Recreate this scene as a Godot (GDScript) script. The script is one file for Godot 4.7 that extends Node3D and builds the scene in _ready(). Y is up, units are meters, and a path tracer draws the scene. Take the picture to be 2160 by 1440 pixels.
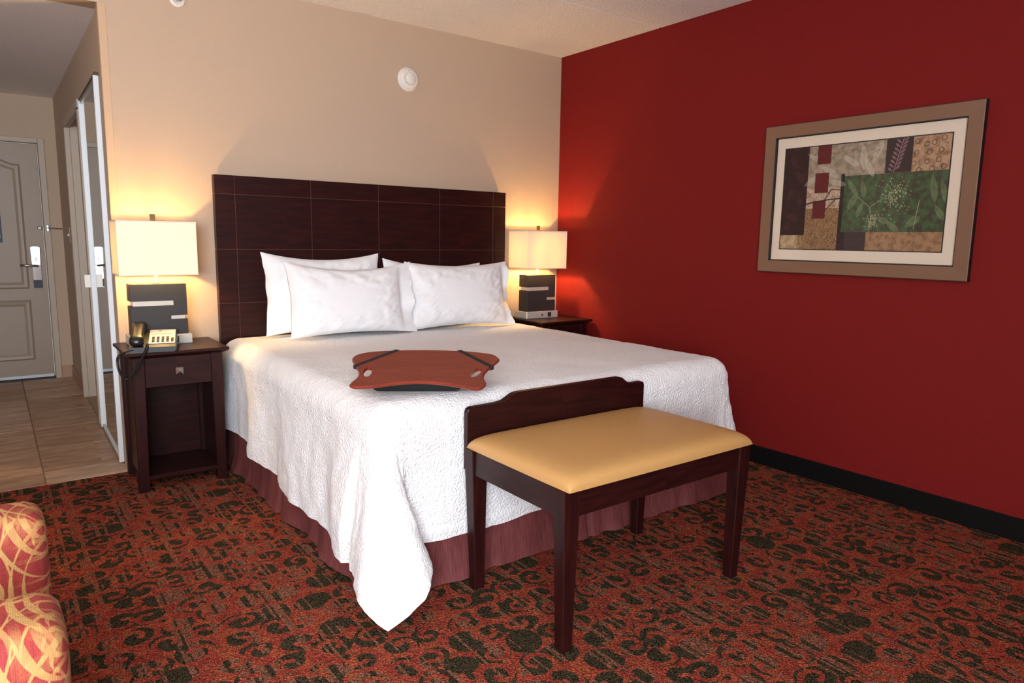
extends Node3D
# Hotel room with a king bed. Back wall at z = 0, red wall at x = 0, floor at y = 0; units are metres.

var M := {}
var used := {}
var rng := RandomNumberGenerator.new()

# ---------------------------------------------------------------- mesh helpers
func mb(smooth := false) -> SurfaceTool:
	var st := SurfaceTool.new()
	st.begin(Mesh.PRIMITIVE_TRIANGLES)
	st.set_smooth_group(0 if smooth else -1)
	return st

func tri(st: SurfaceTool, a: Vector3, b: Vector3, c: Vector3, n: Vector3) -> void:
	var f := (a - c).cross(a - b)
	if f.length_squared() < 1e-16:
		return
	st.add_vertex(a)
	if f.dot(n) >= 0.0:
		st.add_vertex(b); st.add_vertex(c)
	else:
		st.add_vertex(c); st.add_vertex(b)

func quad(st: SurfaceTool, a: Vector3, b: Vector3, c: Vector3, d: Vector3, n: Vector3) -> void:
	tri(st, a, b, c, n)
	tri(st, a, c, d, n)

# box from corner to corner with chamfered edges
func box(st: SurfaceTool, lo: Vector3, hi: Vector3, bev := 0.002, xf := Transform3D.IDENTITY) -> void:
	var c := (lo + hi) * 0.5
	var h := (hi - lo) * 0.5
	var b: float = minf(bev, minf(h.x, minf(h.y, h.z)) * 0.9)
	var P := {}
	for sx in [-1, 1]:
		for sy in [-1, 1]:
			for sz in [-1, 1]:
				var k := Vector3(sx, sy, sz)
				P[[k, 0]] = xf * (c + Vector3(sx * h.x, sy * (h.y - b), sz * (h.z - b)))
				P[[k, 1]] = xf * (c + Vector3(sx * (h.x - b), sy * h.y, sz * (h.z - b)))
				P[[k, 2]] = xf * (c + Vector3(sx * (h.x - b), sy * (h.y - b), sz * h.z))
				if b > 1e-6:
					tri(st, P[[k, 0]], P[[k, 1]], P[[k, 2]], xf.basis * k)
	for ax in 3:
		var u := (ax + 1) % 3
		var v := (ax + 2) % 3
		for s in [-1, 1]:
			var q := []
			for e in [[-1, -1], [1, -1], [1, 1], [-1, 1]]:
				var k := Vector3.ZERO
				k[ax] = s; k[u] = e[0]; k[v] = e[1]
				q.append(P[[k, ax]])
			var n := Vector3.ZERO
			n[ax] = s
			quad(st, q[0], q[1], q[2], q[3], xf.basis * n)
		if b > 1e-6:
			for su in [-1, 1]:
				for sv in [-1, 1]:
					var k0 := Vector3.ZERO
					k0[ax] = -1; k0[u] = su; k0[v] = sv
					var k1 := k0
					k1[ax] = 1
					var n2 := Vector3.ZERO
					n2[u] = su; n2[v] = sv
					quad(st, P[[k0, u]], P[[k1, u]], P[[k1, v]], P[[k0, v]], xf.basis * n2)

# skin over rings of equal point count, closed around, with caps
func loft(st: SurfaceTool, rings: Array, caps := true) -> void:
	var n: int = rings[0].size()
	var cen := []
	for r in rings:
		var s := Vector3.ZERO
		for p in r: s += p
		cen.append(s / n)
	for i in rings.size() - 1:
		var axis: Vector3 = (cen[i] + cen[i + 1]) * 0.5
		for j in n:
			var k := (j + 1) % n
			var m: Vector3 = (rings[i][j] + rings[i][k] + rings[i + 1][j] + rings[i + 1][k]) * 0.25
			quad(st, rings[i][j], rings[i][k], rings[i + 1][k], rings[i + 1][j], m - axis)
	if caps:
		for e in [0, rings.size() - 1]:
			var out: Vector3 = cen[e] - cen[1 if e == 0 else e - 1]
			for j in n:
				tri(st, cen[e], rings[e][j], rings[e][(j + 1) % n], out)

# tapered post between two centres with chamfered square section
func post(st: SurfaceTool, a: Vector3, wa: Vector2, b: Vector3, wb: Vector2, ch := 0.003) -> void:
	var rings := []
	for e in [[a, wa, -1.0], [a, wa, 0.0], [b, wb, 0.0], [b, wb, 1.0]]:
		var c: Vector3 = e[0]
		var k: float = ch if e[2] != 0.0 else 0.0
		var w: Vector2 = e[1] * 0.5 - Vector2(k, k)
		var dirv: Vector3 = (b - a).normalized()
		if e[2] == 0.0:
			c += dirv * (ch if e[0] == a else -ch)
		var r := PackedVector3Array()
		r.append(c + Vector3(w.x, 0, -w.y + ch)); r.append(c + Vector3(w.x, 0, w.y - ch))
		r.append(c + Vector3(w.x - ch, 0, w.y)); r.append(c + Vector3(-w.x + ch, 0, w.y))
		r.append(c + Vector3(-w.x, 0, w.y - ch)); r.append(c + Vector3(-w.x, 0, -w.y + ch))
		r.append(c + Vector3(-w.x + ch, 0, -w.y)); r.append(c + Vector3(w.x - ch, 0, -w.y))
		rings.append(r)
	loft(st, rings)

# turned shape: profile of (radius, height) about an axis
func lathe(st: SurfaceTool, prof: Array, n := 32, xf := Transform3D.IDENTITY) -> void:
	for i in prof.size() - 1:
		var p: Vector2 = prof[i]
		var q: Vector2 = prof[i + 1]
		var d := q - p
		for j in n:
			var a := TAU * j / n
			var b := TAU * (j + 1) / n
			var va := Vector3(cos(a), 0, sin(a))
			var vb := Vector3(cos(b), 0, sin(b))
			var nn := ((va + vb) * d.y - Vector3(0, 2.0 * d.x, 0))
			quad(st, xf * (va * p.x + Vector3(0, p.y, 0)), xf * (vb * p.x + Vector3(0, p.y, 0)), xf * (vb * q.x + Vector3(0, q.y, 0)), xf * (va * q.x + Vector3(0, q.y, 0)), xf.basis * nn)

func tube(st: SurfaceTool, pts: PackedVector3Array, r: float, n := 8) -> void:
	var rings := []
	var up := Vector3(0.31, 0.87, 0.38)
	for i in pts.size():
		var t := (pts[mini(i + 1, pts.size() - 1)] - pts[maxi(i - 1, 0)]).normalized()
		var u := (up - t * up.dot(t)).normalized()
		up = u
		var v := t.cross(u)
		var ring := PackedVector3Array()
		for j in n:
			var a := TAU * j / n
			ring.append(pts[i] + (u * cos(a) + v * sin(a)) * r)
		rings.append(ring)
	loft(st, rings)

func inset(poly: PackedVector2Array, d: float) -> PackedVector2Array:
	var out := PackedVector2Array()
	var n := poly.size()
	for i in n:
		var a := (poly[i] - poly[(i + n - 1) % n]).normalized()
		var b := (poly[(i + 1) % n] - poly[i]).normalized()
		var na := Vector2(-a.y, a.x)
		var nb := Vector2(-b.y, b.x)
		var m := (na + nb).normalized()
		out.append(poly[i] + m * d / maxf(0.4, m.dot(na)))
	return out

func ccw(poly: PackedVector2Array) -> PackedVector2Array:
	var p := poly.duplicate()
	if Geometry2D.is_polygon_clockwise(p):
		p.reverse()
	return p

# plate: outline in the xy plane, thickness along z, bevelled
func extrude(st: SurfaceTool, outline: PackedVector2Array, z0: float, z1: float, bev := 0.002, xf := Transform3D.IDENTITY) -> void:
	var p := ccw(outline)
	if Geometry2D.is_polygon_clockwise(PackedVector2Array([Vector2(0, 0), Vector2(1, 0), Vector2(0, 1)])):
		p.reverse()
	var ins := inset(p, bev)
	var idx := Geometry2D.triangulate_polygon(ins)
	for e in [[z0, -1.0], [z1, 1.0]]:
		for i in range(0, idx.size(), 3):
			tri(st, xf * Vector3(ins[idx[i]].x, ins[idx[i]].y, e[0]), xf * Vector3(ins[idx[i + 1]].x, ins[idx[i + 1]].y, e[0]), xf * Vector3(ins[idx[i + 2]].x, ins[idx[i + 2]].y, e[0]), xf.basis * Vector3(0, 0, e[1]))
	var lay := [[ins, z0], [p, z0 + bev], [p, z1 - bev], [ins, z1]]
	for k in 3:
		var A: PackedVector2Array = lay[k][0]
		var B: PackedVector2Array = lay[k + 1][0]
		for i in p.size():
			var j := (i + 1) % p.size()
			var d := p[j] - p[i]
			var nrm := Vector3(d.y, -d.x, d.length() * (k - 1))
			quad(st, xf * Vector3(A[i].x, A[i].y, lay[k][1]), xf * Vector3(A[j].x, A[j].y, lay[k][1]), xf * Vector3(B[j].x, B[j].y, lay[k + 1][1]), xf * Vector3(B[i].x, B[i].y, lay[k + 1][1]), xf.basis * nrm)

# smooth sheet from a function of (0..1, 0..1); flip turns the face over
func sheet(st: SurfaceTool, us: PackedFloat32Array, vs: PackedFloat32Array, f: Callable, flip := false) -> void:
	var rows := []
	for v in vs:
		var row := PackedVector3Array()
		for u in us: row.append(f.call(u, v))
		rows.append(row)
	for i in vs.size() - 1:
		for j in us.size() - 1:
			var a: Vector3 = rows[i][j]
			var b: Vector3 = rows[i][j + 1]
			var c: Vector3 = rows[i + 1][j + 1]
			var d: Vector3 = rows[i + 1][j]
			if flip:
				for p in [a, c, b, a, d, c]: st.add_vertex(p)
			else:
				for p in [a, b, c, a, c, d]: st.add_vertex(p)

func span(a: float, b: float, n: int) -> PackedFloat32Array:
	var out := PackedFloat32Array()
	for i in n + 1: out.append(a + (b - a) * i / n)
	return out

# soft block with round edges; bend moves every point
func soft(st: SurfaceTool, c: Vector3, size: Vector3, r: float, n := 10, bend = null) -> void:
	var h := size * 0.5
	for ax in 3:
		for s in [-1, 1]:
			var rows := []
			for i in n + 1:
				var row := []
				for j in n + 1:
					var p := Vector3.ZERO
					p[ax] = s
					p[(ax + 1) % 3] = sin((2.0 * i / n - 1.0) * PI * 0.5)
					p[(ax + 2) % 3] = sin((2.0 * j / n - 1.0) * PI * 0.5)
					p *= h
					var q := Vector3(clampf(p.x, -h.x + r, h.x - r), clampf(p.y, -h.y + r, h.y - r), clampf(p.z, -h.z + r, h.z - r))
					var o := (p - q)
					if o.length() > 1e-9: o = o.normalized() * r
					var w := c + q + o
					if bend != null: w = bend.call(w)
					row.append([w, q + o])
				rows.append(row)
			for i in n:
				for j in n:
					var m: Vector3 = rows[i][j][1] + rows[i + 1][j + 1][1]
					var out := Vector3.ZERO
					out[ax] = s
					quad(st, rows[i][j][0], rows[i + 1][j][0], rows[i + 1][j + 1][0], rows[i][j + 1][0], out + m * 0.2)

func obj(called: String, st: SurfaceTool, m: Material, parent: Node = self) -> MeshInstance3D:
	st.generate_normals()
	st.index()
	var o := MeshInstance3D.new()
	o.mesh = st.commit()
	o.material_override = m
	o.name = called
	parent.add_child(o, true)
	return o

func part_box(called: String, lo: Vector3, hi: Vector3, m: Material, parent: Node, bev := 0.002) -> MeshInstance3D:
	var st := mb()
	box(st, lo, hi, bev)
	return obj(called, st, m, parent)

func numbered(called: String) -> String:
	used[called] = int(used.get(called, -1)) + 1
	return called if used[called] == 0 else "%s_%03d" % [called, used[called]]

func tag(o: Node, label: String, category: String, group := "") -> void:
	o.set_meta("label", label)
	o.set_meta("category", category)
	if group: o.set_meta("group", group)

func thing(called: String, label: String, category: String, at := Vector3.ZERO, group := "") -> Node3D:
	var o := Node3D.new()
	o.name = numbered(called)
	add_child(o)
	o.position = at
	tag(o, label, category, group)
	return o

func struct(called: String, st: SurfaceTool, m: Material, label := "") -> MeshInstance3D:
	var o := obj(called, st, m)
	o.set_meta("kind", "structure")
	if label: o.set_meta("label", label)
	return o

# ---------------------------------------------------------------- materials
func noise(seed_: int, freq: float, oct := 4, kind := FastNoiseLite.TYPE_SIMPLEX_SMOOTH) -> FastNoiseLite:
	var n := FastNoiseLite.new()
	n.seed = seed_
	n.frequency = freq
	n.noise_type = kind
	n.fractal_octaves = oct
	n.fractal_type = FastNoiseLite.FRACTAL_FBM if oct > 1 else FastNoiseLite.FRACTAL_NONE
	return n

func tex(img: Image) -> ImageTexture:
	return ImageTexture.create_from_image(img)

func grain_img(n: FastNoiseLite, size := 512) -> Image:
	return n.get_seamless_image(size, size)

func mat(c: Color, rough: float, metal := 0.0) -> StandardMaterial3D:
	var m := StandardMaterial3D.new()
	m.albedo_color = c
	m.roughness = rough
	m.metallic = metal
	return m

func relief(m: StandardMaterial3D, t: Texture2D, scale_: Vector3, depth: float, world := false) -> StandardMaterial3D:
	m.heightmap_enabled = true
	m.heightmap_texture = t
	m.heightmap_scale = depth
	m.uv1_triplanar = true
	m.uv1_world_triplanar = world
	m.uv1_scale = scale_
	return m

func wood_img(base: Color, dark: Color, seed_: int, upright: bool) -> Image:
	var n1 := noise(seed_, 0.02, 4)
	var n2 := noise(seed_ + 7, 0.11, 2)
	var img := Image.create(384, 384, false, Image.FORMAT_RGB8)
	for y in 384:
		for x in 384:
			var a := float(y if upright else x)
			var b := float(x if upright else y)
			var g := n1.get_noise_2d(a * 0.25, b * 2.2) * 0.6 + n2.get_noise_2d(a * 0.08, b * 1.8) * 0.5
			img.set_pixel(x, y, base.lerp(dark, clampf(0.5 + g * 0.9, 0.0, 1.0)))
	return img

func wood(base: Color, dark: Color, seed_: int, upright: bool, rough: float, coat: float) -> StandardMaterial3D:
	var m := mat(Color.WHITE, rough)
	m.albedo_texture = tex(wood_img(base, dark, seed_, upright))
	m.uv1_triplanar = true
	m.uv1_scale = Vector3(1.7, 1.7, 1.7)
	m.clearcoat_enabled = coat > 0.0
	m.clearcoat = coat
	m.clearcoat_roughness = 0.25
	m.metallic_specular = 0.32
	return m

# stamps a round brush on a wrapping mask
func stamp(mask: PackedByteArray, S: int, x: float, y: float, r: float, val := 1) -> void:
	var r2 := r * r
	for yy in range(int(floor(y - r)), int(ceil(y + r)) + 1):
		for xx in range(int(floor(x - r)), int(ceil(x + r)) + 1):
			if (xx - x) * (xx - x) + (yy - y) * (yy - y) <= r2:
				mask[posmod(yy, S) * S + posmod(xx, S)] = val

func carpet_img(S: int) -> Image:
	rng.seed = 4711
	var k := S / 1.28           # pixels per metre
	var mask := PackedByteArray()      # 1 where the vine runs
	mask.resize(S * S)
	mask.fill(1)
	var deep := PackedByteArray()      # how dark the yarn of each cell is
	deep.resize(S * S)
	var rows := 12
	var cols := 11
	var spots := []
	for gy in rows:
		for gx in cols:
			var c := Vector2((gx + 0.5 + (0.5 if gy % 2 else 0.0) + rng.randf_range(-0.2, 0.2)) * S / cols, (gy + 0.5 + rng.randf_range(-0.16, 0.16)) * S / rows)
			spots.append([c, rng.randf_range(0.050, 0.067) * k, rng.randf_range(0.046, 0.060) * k, rng.randf() * TAU, rng.randi_range(50, 225)])
	# open the cells between the vines: rounded lobes, some joined to a neighbour
	for s in spots:
		var n := 60
		for i in n:
			var a := TAU * i / n
			for q in [0.2, 0.5, 0.74]:
				var lob: float = 1.0 + 0.12 * sin(2.0 * a + s[3])
				stamp2(mask, deep, S, s[0].x + cos(a) * s[1] * q * lob, s[0].y + sin(a) * s[2] * q * lob, s[1] * 0.26, s[4])
		if rng.randf() < 0.34:
			var d := Vector2.from_angle(rng.randf() * TAU)
			for i in 30: stamp2(mask, deep, S, s[0].x + d.x * i * k * 0.0024, s[0].y + d.y * i * k * 0.0024, k * 0.011, s[4])
	# a shoot leaves the vine at the rim of most cells and rolls up inside it
	for s in spots:
		if rng.randf() < 0.14: continue
		var turn := 1.0 if rng.randf() < 0.5 else -1.0
		var a0 := rng.randf() * TAU
		var sweep := rng.randf_range(0.62, 1.02) * TAU
		var w := rng.randf_range(0.0085, 0.0115) * k
		for i in 90:
			var t := i / 90.0
			var r := 1.10 - 0.80 * pow(t, 0.8)
			var a := a0 + turn * sweep * t
			stamp(mask, S, s[0].x + cos(a) * s[1] * r, s[0].y + sin(a) * s[2] * r, w * (1.15 - 0.35 * t))
		var ae := a0 + turn * sweep
		stamp(mask, S, s[0].x + cos(ae) * s[1] * 0.30, s[0].y + sin(ae) * s[2] * 0.30, w * 1.1)
	# stripes of yarn run along the length of the room
	var stripe := PackedFloat32Array()
	stripe.resize(S)
	var x := 0
	while x < S:
		var wd := rng.randi_range(int(0.005 * k), int(0.021 * k))
		var v := rng.randf()
		for i in wd:
			if x + i < S: stripe[x + i] = v
		x += wd
	var td := noise(92, 0.012, 3).get_seamless_image(S, S).get_data()
	var step_f := td.size() / (S * S)
	var out := PackedByteArray()
	out.resize(S * S * 3)
	var band := Color8(138, 69, 48)
	var band2 := Color8(128, 55, 45)
	var pile := Color8(56, 49, 36)
	var mott := Color8(152, 92, 72)
	var half := S / 3 + 1
	var grit := PackedFloat32Array()
	grit.resize(half * half)
	for i in grit.size(): grit[i] = rng.randf()
	for yy in S:
		for xx in S:
			var i := yy * S + xx
			var r := grit[(yy / 3) * half + xx / 3]
			var lt := td[i * step_f] / 255.0
			var c: Color
			if mask[i]:
				c = band.lerp(band2, clampf(lt * 2.2 - 0.6, 0.0, 1.0))
				var f1 := 0.56 + 0.88 * r
				c = Color(c.r * f1, c.g * f1, c.b * f1)
			elif stripe[xx] * 0.75 + deep[i] / 255.0 * 0.62 + lt * 0.22 > 0.70:
				var f2 := 0.4 + 1.2 * r
				c = Color(pile.r * f2, pile.g * f2, pile.b * f2)
			else:
				c = pile.lerp(mott, smoothstep(0.15, 0.7, r))
			out[i * 3] = mini(255, int(c.r * 255.0))
			out[i * 3 + 1] = mini(255, int(c.g * 255.0))
			out[i * 3 + 2] = mini(255, int(c.b * 255.0))
	return Image.create_from_data(S, S, false, Image.FORMAT_RGB8, out)

func stamp2(mask: PackedByteArray, deep: PackedByteArray, S: int, x: float, y: float, r: float, v: int) -> void:
	var r2 := r * r
	for yy in range(int(floor(y - r)), int(ceil(y + r)) + 1):
		var row := posmod(yy, S) * S
		for xx in range(int(floor(x - r)), int(ceil(x + r)) + 1):
			if (xx - x) * (xx - x) + (yy - y) * (yy - y) <= r2:
				var i := row + posmod(xx, S)
				mask[i] = 0
				deep[i] = v

func chair_img(S: int) -> Image:
	rng.seed = 77
	var mask := PackedByteArray()
	mask.resize(S * S)
	var arcs := [[0.0, 0.0], [0.5, 0.5], [0.5, 0.0], [0.0, 0.5]]
	for a in arcs:
		for ring in [[0.30, 0.016], [0.22, 0.012], [0.41, 0.010]]:
			for i in 420:
				var t := TAU * i / 420.0
				var q := Vector2(a[0] + cos(t) * ring[0] * 0.72, a[1] + sin(t) * ring[0] * 1.15)
				stamp(mask, S, q.x * S, q.y * S, ring[1] * S * (0.75 + 0.45 * sin(t * 3.0 + a[0] * 9.0)))
	for i in 26:
		var c := Vector2(rng.randf(), rng.randf())
		var d := rng.randf() * TAU
		for j in 40:
			c += Vector2(cos(d), sin(d)) * 0.006
			d += 0.05
			stamp(mask, S, c.x * S, c.y * S, S * 0.012 * sin(PI * j / 40.0))
	var tone := noise(5, 0.02, 3)
	var img := Image.create(S, S, false, Image.FORMAT_RGB8)
	var red := Color8(176, 62, 46)
	var red2 := Color8(146, 44, 48)
	var gold := Color8(208, 164, 98)
	for y in S:
		for x in S:
			var v := tone.get_noise_2d(x * 3.0, y * 0.5) * 0.5 + 0.5
			var rib := 0.93 + 0.07 * sin(x * 1.6)
			var c := red.lerp(red2, clampf(v * 1.3 - 0.15, 0.0, 1.0))
			if mask[y * S + x]: c = gold.lerp(Color8(200, 150, 88), v)
			img.set_pixel(x, y, Color(c.r * rib, c.g * rib, c.b * rib))
	return img

func skirt_img() -> Image:
	var n := noise(31, 0.05, 3)
	var img := Image.create(384, 384, false, Image.FORMAT_RGB8)
	for y in 384:
		for x in 384:
			var v := n.get_noise_2d(x * 5.0, y * 0.22) * 0.5 + 0.5
			img.set_pixel(x, y, Color8(128, 64, 62).lerp(Color8(88, 36, 38), clampf(v * 1.6 - 0.3, 0.0, 1.0)))
	return img

func tile_img(seed_: int) -> Image:
	var n := noise(seed_, 0.012, 5)
	var n2 := noise(seed_ + 3, 0.05, 3)
	var img := Image.create(256, 256, false, Image.FORMAT_RGB8)
	for y in 256:
		for x in 256:
			var v := n.get_noise_2d(x * 0.6, y * 2.4) * 0.8 + n2.get_noise_2d(x * 0.5, y * 2.0) * 0.35
			img.set_pixel(x, y, Color8(214, 184, 154).lerp(Color8(172, 134, 106), clampf(0.5 + v, 0.0, 1.0)))
	return img

func leaf(img: Image, W: int, H: int, c: Vector2, ln: float, wd: float, ang: float, col: Color, op: float) -> void:
	var ca := cos(ang)
	var sa := sin(ang)
	for y in range(maxi(0, int(c.y - ln)), mini(H, int(c.y + ln) + 1)):
		for x in range(maxi(0, int(c.x - ln)), mini(W, int(c.x + ln) + 1)):
			var u := ((x - c.x) * ca + (y - c.y) * sa) / ln
			var v := (-(x - c.x) * sa + (y - c.y) * ca) / wd
			if absf(u) < 1.0 and absf(v) < (1.0 - u * u) * (0.75 + 0.25 * u):
				var k := op * (0.55 if absf(v) < 0.07 else 1.0)
				img.set_pixel(x, y, img.get_pixel(x, y).lerp(col, k))

func stroke(img: Image, W: int, H: int, a: Vector2, b: Vector2, w: float, col: Color, op: float) -> void:
	var n := int(a.distance_to(b) * 1.5) + 1
	for i in n + 1:
		var p := a.lerp(b, float(i) / n)
		for y in range(int(p.y - w), int(p.y + w) + 1):
			for x in range(int(p.x - w), int(p.x + w) + 1):
				if x >= 0 and y >= 0 and x < W and y < H and Vector2(x, y).distance_to(p) <= w:
					img.set_pixel(x, y, img.get_pixel(x, y).lerp(col, op))

func print_img() -> Image:
	rng.seed = 2024
	var W := 640
	var H := 420
	var img := Image.create(W, H, false, Image.FORMAT_RGB8)
	var n := noise(8, 0.03, 5)
	var fine := noise(9, 0.16, 3)
	for y in H:
		for x in W:
			var u := float(x) / W
			var v := float(y) / H
			var a := n.get_noise_2d(x, y)
			var f := fine.get_noise_2d(x * 0.7, y * 1.5)
			var c := Color8(176, 140, 98).lerp(Color8(92, 66, 42), clampf(0.35 + f * 1.3 + a * 0.4, 0.0, 1.0))
			if v > 0.86 and u < 0.125: c = Color8(196, 172, 132).lerp(Color8(150, 120, 84), clampf(0.4 + a, 0.0, 1.0))
			elif u < 0.166 and v < 0.86: c = Color8(40, 16, 16).lerp(Color8(66, 28, 26), clampf(0.3 + a * 0.9, 0.0, 1.0))
			elif u < 0.65 and v < 0.40 and not (u > 0.41 and v > 0.30): c = Color8(176, 156, 138).lerp(Color8(140, 130, 108), clampf(0.4 + a * 1.6, 0.0, 1.0))
			elif u < 0.40 and v < 0.60: c = Color8(206, 186, 164).lerp(Color8(176, 140, 116), clampf(0.3 + a * 1.4, 0.0, 1.0))
			elif u > 0.57 and v > 0.83: c = Color8(172, 134, 96).lerp(Color8(120, 88, 60), clampf(0.25 + f * 0.8 + a, 0.0, 1.0))
			elif u > 0.65 and u < 0.80 and v < 0.30: c = Color8(44, 22, 26)
			elif u >= 0.80 and v < 0.30: c = Color8(190, 156, 122).lerp(Color8(140, 106, 78), clampf(0.25 + a * 1.5, 0.0, 1.0))
			if u > 0.39 and u < 0.412 and v > 0.28: c = Color8(44, 26, 32)
			if u > 0.39 and u < 0.57 and v > 0.83: c = Color8(46, 28, 34).lerp(Color8(64, 42, 44), clampf(0.3 + a, 0.0, 1.0))
			if u >= 0.412 and v > 0.30 and v < 0.83: c = Color8(66, 96, 56).lerp(Color8(58, 58, 40), clampf(0.35 + a * 1.5 + 0.35 * (u - 0.6), 0.0, 1.0))
			img.set_pixel(x, y, c)
	# pale leaves over the beige field
	var pale := Color8(206, 202, 184)
	for q in [[0.20, 0.10, 36, 14, 0.5], [0.31, 0.25, 52, 17, 0.55], [0.44, 0.16, 46, 15, 0.6], [0.52, 0.14, 50, 20, 1.45], [0.60, 0.10, 48, 18, -1.2], [0.56, 0.24, 40, 16, 1.1], [0.19, 0.33, 40, 14, -0.6], [0.36, 0.36, 44, 15, 0.25]]:
		leaf(img, W, H, Vector2(q[0] * W, q[1] * H), q[2], q[3], q[4], pale, 0.5)
	for i in 60:
		var p := Vector2(rng.randf_range(0.17, 0.62), rng.randf_range(0.06, 0.09) + 0.012 * sin(i)) * Vector2(W, H)
		stroke(img, W, H, p, p + Vector2(rng.randf_range(4, 9), rng.randf_range(-4, 4)), 1.0, Color8(110, 94, 78), 0.5)
	# faint brown leaves on the dark block
	for q in [[0.06, 0.12, 40, 16, 1.2], [0.11, 0.28, 44, 18, 0.9], [0.05, 0.46, 48, 17, -1.0], [0.12, 0.52, 40, 14, 1.4], [0.07, 0.68, 42, 18, 0.6], [0.04, 0.78, 34, 17, -0.5]]:
		leaf(img, W, H, Vector2(minf(q[0] * W, 0.166 * W - 24.0), q[1] * H), q[2] * 0.75, q[3], q[4], Color8(84, 42, 38), 0.6)
	# three red squares
	for s in [[0.225, 0.0, 0.315, 0.175], [0.22, 0.26, 0.31, 0.45], [0.215, 0.53, 0.30, 0.70]]:
		for y in range(int(s[1] * H), int(s[3] * H)):
			for x in range(int(s[0] * W), int(s[2] * W)):
				img.set_pixel(x, y, Color8(112, 28, 30).lerp(Color8(84, 20, 26), clampf(0.4 + n.get_noise_2d(x * 2, y * 2), 0.0, 1.0)))
	# ringed ovals and a dark branch
	for i in 14:
		var c := Vector2((0.175 + 0.017 * i + 0.004 * sin(i * 9.0)) * W, (0.47 + 0.09 * (i % 2)) * H)
		for k in 30:
			var t := TAU * k / 30.0
			stroke(img, W, H, c + Vector2(cos(t) * 6, sin(t) * 10), c + Vector2(cos(t) * 6, sin(t) * 10), 1.0, Color8(76, 54, 44), 0.35)
	var br := [Vector2(0.165, 0.555), Vector2(0.25, 0.53), Vector2(0.33, 0.515), Vector2(0.39, 0.51)]
	for i in 3: stroke(img, W, H, br[i] * Vector2(W, H), br[i + 1] * Vector2(W, H), 2.4, Color8(34, 20, 18), 0.9)
	stroke(img, W, H, Vector2(0.29, 0.52) * Vector2(W, H), Vector2(0.33, 0.42) * Vector2(W, H), 1.8, Color8(34, 20, 18), 0.9)
	stroke(img, W, H, Vector2(0.33, 0.42) * Vector2(W, H), Vector2(0.39, 0.43) * Vector2(W, H), 1.8, Color8(34, 20, 18), 0.9)
	stroke(img, W, H, Vector2(0.30, 0.61) * Vector2(W, H), Vector2(0.36, 0.52) * Vector2(W, H), 1.6, Color8(34, 20, 18), 0.9)
	# rings on tan
	for q in [[0.82, 0.04], [0.87, 0.07], [0.91, 0.06], [0.96, 0.03], [0.82, 0.14], [0.89, 0.14], [0.95, 0.13], [0.81, 0.23], [0.88, 0.22], [0.94, 0.21], [0.84, 0.29], [0.91, 0.285], [0.97, 0.27]]:
		for k in 40:
			var t := TAU * k / 40.0
			var c := Vector2(q[0] * W + cos(t) * 8, q[1] * H + sin(t) * 9)
			stroke(img, W, H, c, c, 1.2, Color8(58, 46, 34), 0.5)
	# pink flower stem on the dark block
	var pink := Color8(176, 136, 148)
	stroke(img, W, H, Vector2(0.70, 0.295) * Vector2(W, H), Vector2(0.745, 0.0) * Vector2(W, H), 1.4, pink, 0.8)
	for i in 16:
		var t := i / 16.0
		var c := Vector2(0.70 + 0.045 * t, 0.29 - 0.28 * t) * Vector2(W, H)
		leaf(img, W, H, c + Vector2(12 if i % 2 else -12, -8), 13, 5, (-0.7 if i % 2 else -2.4), pink, 0.75)
	# pale leaves and seed heads on the green block
	var mint := Color8(150, 164, 124)
	for q in [[0.46, 0.40, 40, 14, 1.0], [0.53, 0.42, 38, 14, 1.35], [0.47, 0.55, 44, 17, -1.1], [0.52, 0.62, 34, 13, 1.9], [0.60, 0.74, 34, 17, -1.2], [0.66, 0.72, 30, 15, 0.4], [0.72, 0.78, 36, 15, 0.7], [0.83, 0.74, 34, 20, -0.7], [0.93, 0.45, 56, 16, 1.4], [0.985, 0.48, 48, 14, 1.3], [0.97, 0.66, 36, 14, 1.0]]:
		leaf(img, W, H, Vector2(q[0] * W, q[1] * H), q[2], q[3], q[4], mint, 0.42)
	for s in [[0.58, 0.60, 0.50, 0.50], [0.58, 0.60, 0.68, 0.50], [0.58, 0.60, 0.60, 0.80], [0.84, 0.80, 0.86, 0.55]]:
		stroke(img, W, H, Vector2(s[0] * W, s[1] * H), Vector2(s[2] * W, s[3] * H), 1.3, mint, 0.6)
	for i in 240:
		var c := Vector2(rng.randfn(0.715, 0.04) * W, rng.randfn(0.50, 0.09) * H)
		if i > 170: c = Vector2(rng.randfn(0.60, 0.02) * W, rng.randfn(0.72, 0.05) * H)
		if c.y > 0.31 * H and c.y < 0.82 * H: stroke(img, W, H, c, c + Vector2(2, 3), 1.3, Color8(172, 180, 140), 0.6)
	return img

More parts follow.
